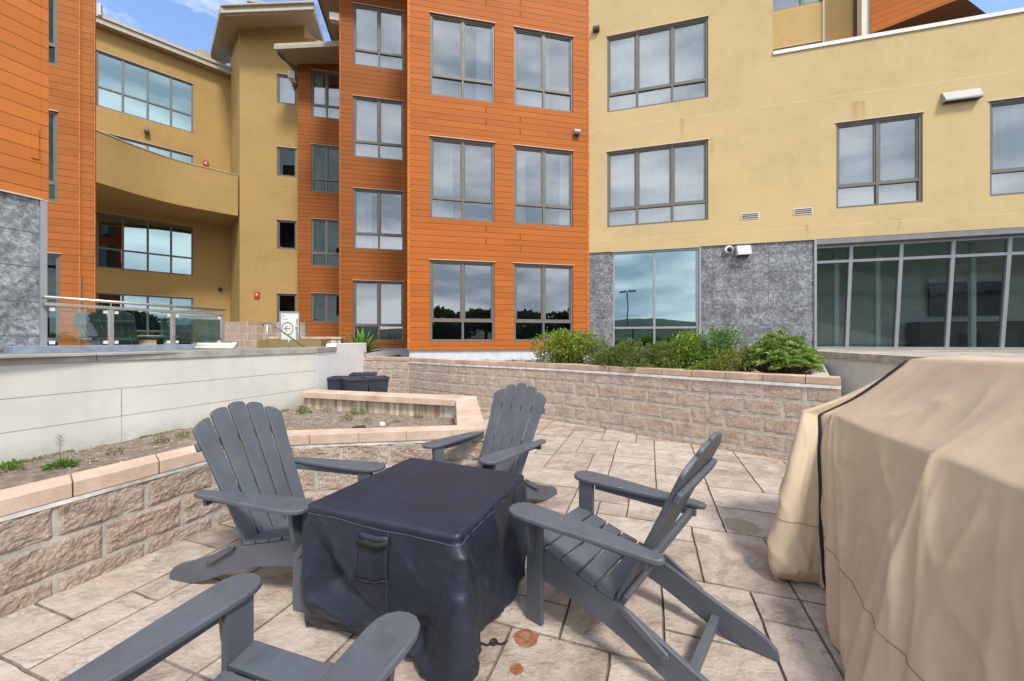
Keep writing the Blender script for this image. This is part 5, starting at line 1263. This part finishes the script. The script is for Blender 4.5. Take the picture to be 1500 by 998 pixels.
# agave
g = thing('agave', 'bright green spiky agave rising above the white end wall', 'agave', (-3.92, 9.95, 1.02)); mb = MB(); r = random.Random(8)
for k in range(34):
    a = k*2.399; el = rad(78-68*(k/34)**.8); L = r.uniform(.72, .95)*(1-.15*(k < 6)); d = Vector((math.cos(a)*math.cos(el), math.sin(a)*math.cos(el), math.sin(el))); x = d.cross(Vector((0, 0, 1))).normalized(); n_ = x.cross(d)
    rowsL, wv = [], (.040, .064, .070, .054, .028, .002)
    for j, w in enumerate(wv):
        t = j/5; p = d*L*t+Vector((0, 0, .0))-Vector((0, 0, .16))*t*t*L*math.cos(el); rowsL.append([p-x*w+n_*w*.5, p, p+x*w+n_*w*.5])
    mb.grid(rowsL)
mb.build('leaves', M['agave'], g, fixn=False); mb = MB(); mb.tube([(0, 0, -.1), (0, 0, .06)], [.07, .05], 10); mb.build('stem', M['branch'], g)
# weeds and litter in the near bed
def weed(name, label, x, y, s, n, mat, seed, tall=False, z=.335):
    r = random.Random(seed); g = thing(name, label, 'weed', (x, y, z), 0, 'weeds in the planter bed'); mb = MB()
    for k in range(n):
        v = rvec(r); p = Vector((v.x*s*.8, v.y*s*.8, abs(v.z)*s*(.9 if not tall else .35))); leaf(mb, p, v+Vector((0, 0, .6)), rvec(r), s*r.uniform(.2, .5), s*.11, 0)
    if tall:
        for k in range(18):
            a = k*2.4; z_ = s*(1.5+.9*k/18); leaf(mb, Vector((0, 0, z_)), Vector((math.cos(a), math.sin(a), .5)), Vector((0, 0, 1)), s*.35, s*.05)
    mb.build('leaves', mat, g, fixn=False); st_ = MB()
    st_.tube([(0, 0, -.02), (0, 0, s*(2.4 if tall else .5))], [.003, .0015], 5); st_.build('stem', M['branch'], g)
def bedpt(x, y, z=.34): Y = FL*(CZ-z)/(y-HY); return (x-CX)/FL*Y, Y
for i, (x, y, s, n, mt, nm, lab, tl) in enumerate(((88, 684, .085, 160, 'leaf4', 'tall_weed', 'bright green weed with one tall seed stalk by the white wall', True),
        (445, 606, .085, 90, 'weed', 'dry_tuft', 'yellowish dry tuft at the left end of the bed near the white wall corner', False), (418, 604, .05, 60, 'leaf4', 'small_weed', 'small green weed at the foot of the white wall corner', False),
        (480, 603, .06, 60, 'weed', 'dry_tuft', 'reddish dry tuft by the stained inner wall, left of centre', False), (508, 616, .07, 60, 'weed', 'dry_tuft', 'upright dry tuft leaning beside the black drain cover', False),
        (524, 607, .085, 80, 'leaf4', 'small_weed', 'branching green weed reaching up the stained inner wall', False), (538, 618, .05, 50, 'weed', 'small_weed', 'low olive weed right of the black drain cover', False),
        (580, 620, .05, 50, 'leaf4', 'small_weed', 'small green weed right of the white stone', False), (612, 613, .06, 60, 'weed', 'small_weed', 'yellow-green weed near the right end of the bed', False),
        (168, 664, .05, 60, 'weed', 'small_weed', 'small weed in the narrow bed beside the white wall', False), (236, 648, .055, 70, 'weed', 'dry_tuft', 'olive tuft in the narrow bed close behind the left chair', False),
        (268, 640, .055, 70, 'leaf4', 'small_weed', 'green weed hugging the wall just left of the chair back', False), (14, 690, .07, 110, 'leaf4', 'small_weed', 'mossy weed clump at the far left foot of the white wall', False))):
    X, Y = bedpt(x, y); weed(nm, lab, X, Y, s*1.35, int(n*1.4), M[mt], 40+i, tl)
gc = MB(); r = random.Random(77)
for k in range(2600):
    t = r.uniform(0, 1)**.9; Xw, Yw = -4.42+.335*t*7.0-.3, 3.31+.942*t*3.2
    u = r.uniform(-2.3, 3.25); base_ = Vector((-4.42, 3.31))+Vector((.335, .942))*u; nz = noise.noise(Vector((u*2.2, 1, 4)))
    if nz < .02: continue
    off = r.uniform(.0, .12)*(.4+nz*1.6); p = Vector((base_.x+.942*off, base_.y-.335*off, .34)); leaf(gc, p, rvec(r)+Vector((0, 0, 1)), rvec(r), r.uniform(.012, .03), .012)
go = gc.build('ground_cover', M['leaf2'], None, fixn=False); go['kind'] = 'stuff'; go['label'] = 'thin mossy growth along the foot of the white wall'
# stones in the bed
stn = MB(); r = random.Random(9)
for k in range(520):
    x, y = bedpt(r.uniform(395, 660), r.uniform(603, 626)) if k % 2 else bedpt(r.uniform(60, 300), r.uniform(645, 690))
    s_ = r.uniform(.004, .013); sphere(stn, (x, y, .345+r.uniform(-.01, .012)), s_, (1, .8, .6), 4)
o_ = stn.build('pebbles', plain('pale_pebble', (.42, .40, .36), .9, 0, .4, 30), None, smooth=True); o_['kind'] = 'stuff'; o_['label'] = 'pale pebbles scattered over the planter soil'
X, Y = bedpt(526, 625, .40); g = thing('drain_cover', 'small round black plastic cover lying in the planter soil', 'drain cover', (X, Y, .345)); mb = MB(); mb.tube([(0, 0, 0), (0, 0, .05)], [.085, .08], 20); mb.build('body', M['black'], g, bevel=.004)
mb = MB(); mb.tube([(0, 0, .051), (0, 0, .056)], .06, 20); mb.build('lid', M['pot'], g)
X, Y = bedpt(560, 622, .38); g = MB(); sphere(g, (0, 0, .03), .04, (1, .7, .8), 8); o_ = g.build('white_stone', M['whiteplastic'], None, smooth=False); o_.location = (X, Y, .35); tag(o_, 'single chalk-white stone lying on the planter soil', 'stone')

# ================================================================== WORLD BEHIND THE VIEWER (seen in the glass)
def cypress(x, y, h, rx, seed, lab):
    r = random.Random(seed); g = thing('cypress_tree', lab, 'tree', (x, y, -.06), 0, 'dark trees across the car park'); mb = MB(); lp = []
    for k in range(16):
        a = r.uniform(0, 6.28); q = r.uniform(.1, .9); lp.append((Vector((math.cos(a)*rx*q, math.sin(a)*rx*q, h*r.uniform(.45, .92))), r.uniform(.9, 2.0)))
    for k in range(2600):
        c, q = lp[r.randrange(16)]; v = rvec(r).normalized()*r.uniform(.5, 1)*q; p = c+Vector((v.x*1.5, v.y*1.5, v.z*.55)); leaf(mb, p, v+rvec(r)*.4, rvec(r), r.uniform(.6, 1.2), .6)
    mb.build('crown', M['cypress'], g, fixn=False); tm = MB(); tm.tube([(0, 0, 0), (.2, 0, h*.45), (.1, 0, h*.7)], [.35, .25, .1], 8)
    for c, q in lp[:9]: tm.tube([(.15, 0, h*.4), tuple(c)], [.12, .04], 6)
    tm.build('trunk', M['branch'], g)
tp_ = [(-34, -38, 7, 4), (-27, -48, 7, 4), (33, -40, 7, 4.5), (9, -40, 6.6, 4.5), (17, -43, 8, 5), (23, -38, 7, 5), (-44, -32, 8, 5), (40, -44, 7, 5)]
dsc = ['wide dark evergreen', 'tall dark evergreen', 'short bushy evergreen', 'flat-topped dark evergreen', 'leaning evergreen', 'tall ragged evergreen', 'outermost dark evergreen on the left', 'outermost dark evergreen on the right']
for i, (x, y, h, rx) in enumerate(tp_): cypress(x, y, h*.85, rx, 60+i, dsc[i]+' across the car park, seen only in the window glass')
g = thing('street_lamp', 'twin-headed car park lamp post seen only reflected in the tall window', 'street lamp', (-5.6, -26, -.06))
mb = MB(); mb.tube([(0, 0, 0), (0, 0, 7.2)], [.11, .07], 10); mb.build('pole', M['frame'], g, smooth=True)
for sx_ in (-1, 1):
    mb = MB(); mb.box(sx_*.15 if sx_ > 0 else -1.0, 1.0 if sx_ > 0 else -.15, -.18, .18, 7.1, 7.3); mb.build('lamp_head', M['frame'], g, bevel=.03)
mb = MB(); mb.tube([(0, 0, 0), (0, 0, .7)], .25, 14); mb.build('base', M['lightwall'], g)
hm = MB(); rws = []
for i in range(61):
    a = rad(180+180*i/60); rws.append([(math.cos(a)*d, math.sin(a)*d, z*(1+.6*noise.noise(Vector((i*.21, 3, 1))))) for d, z in ((190, -.1), (260, 9), (340, 16), (420, -1))])
hm.grid(rws); structure(hm.build('hills', M['hill'], None, smooth=True, fixn=False))
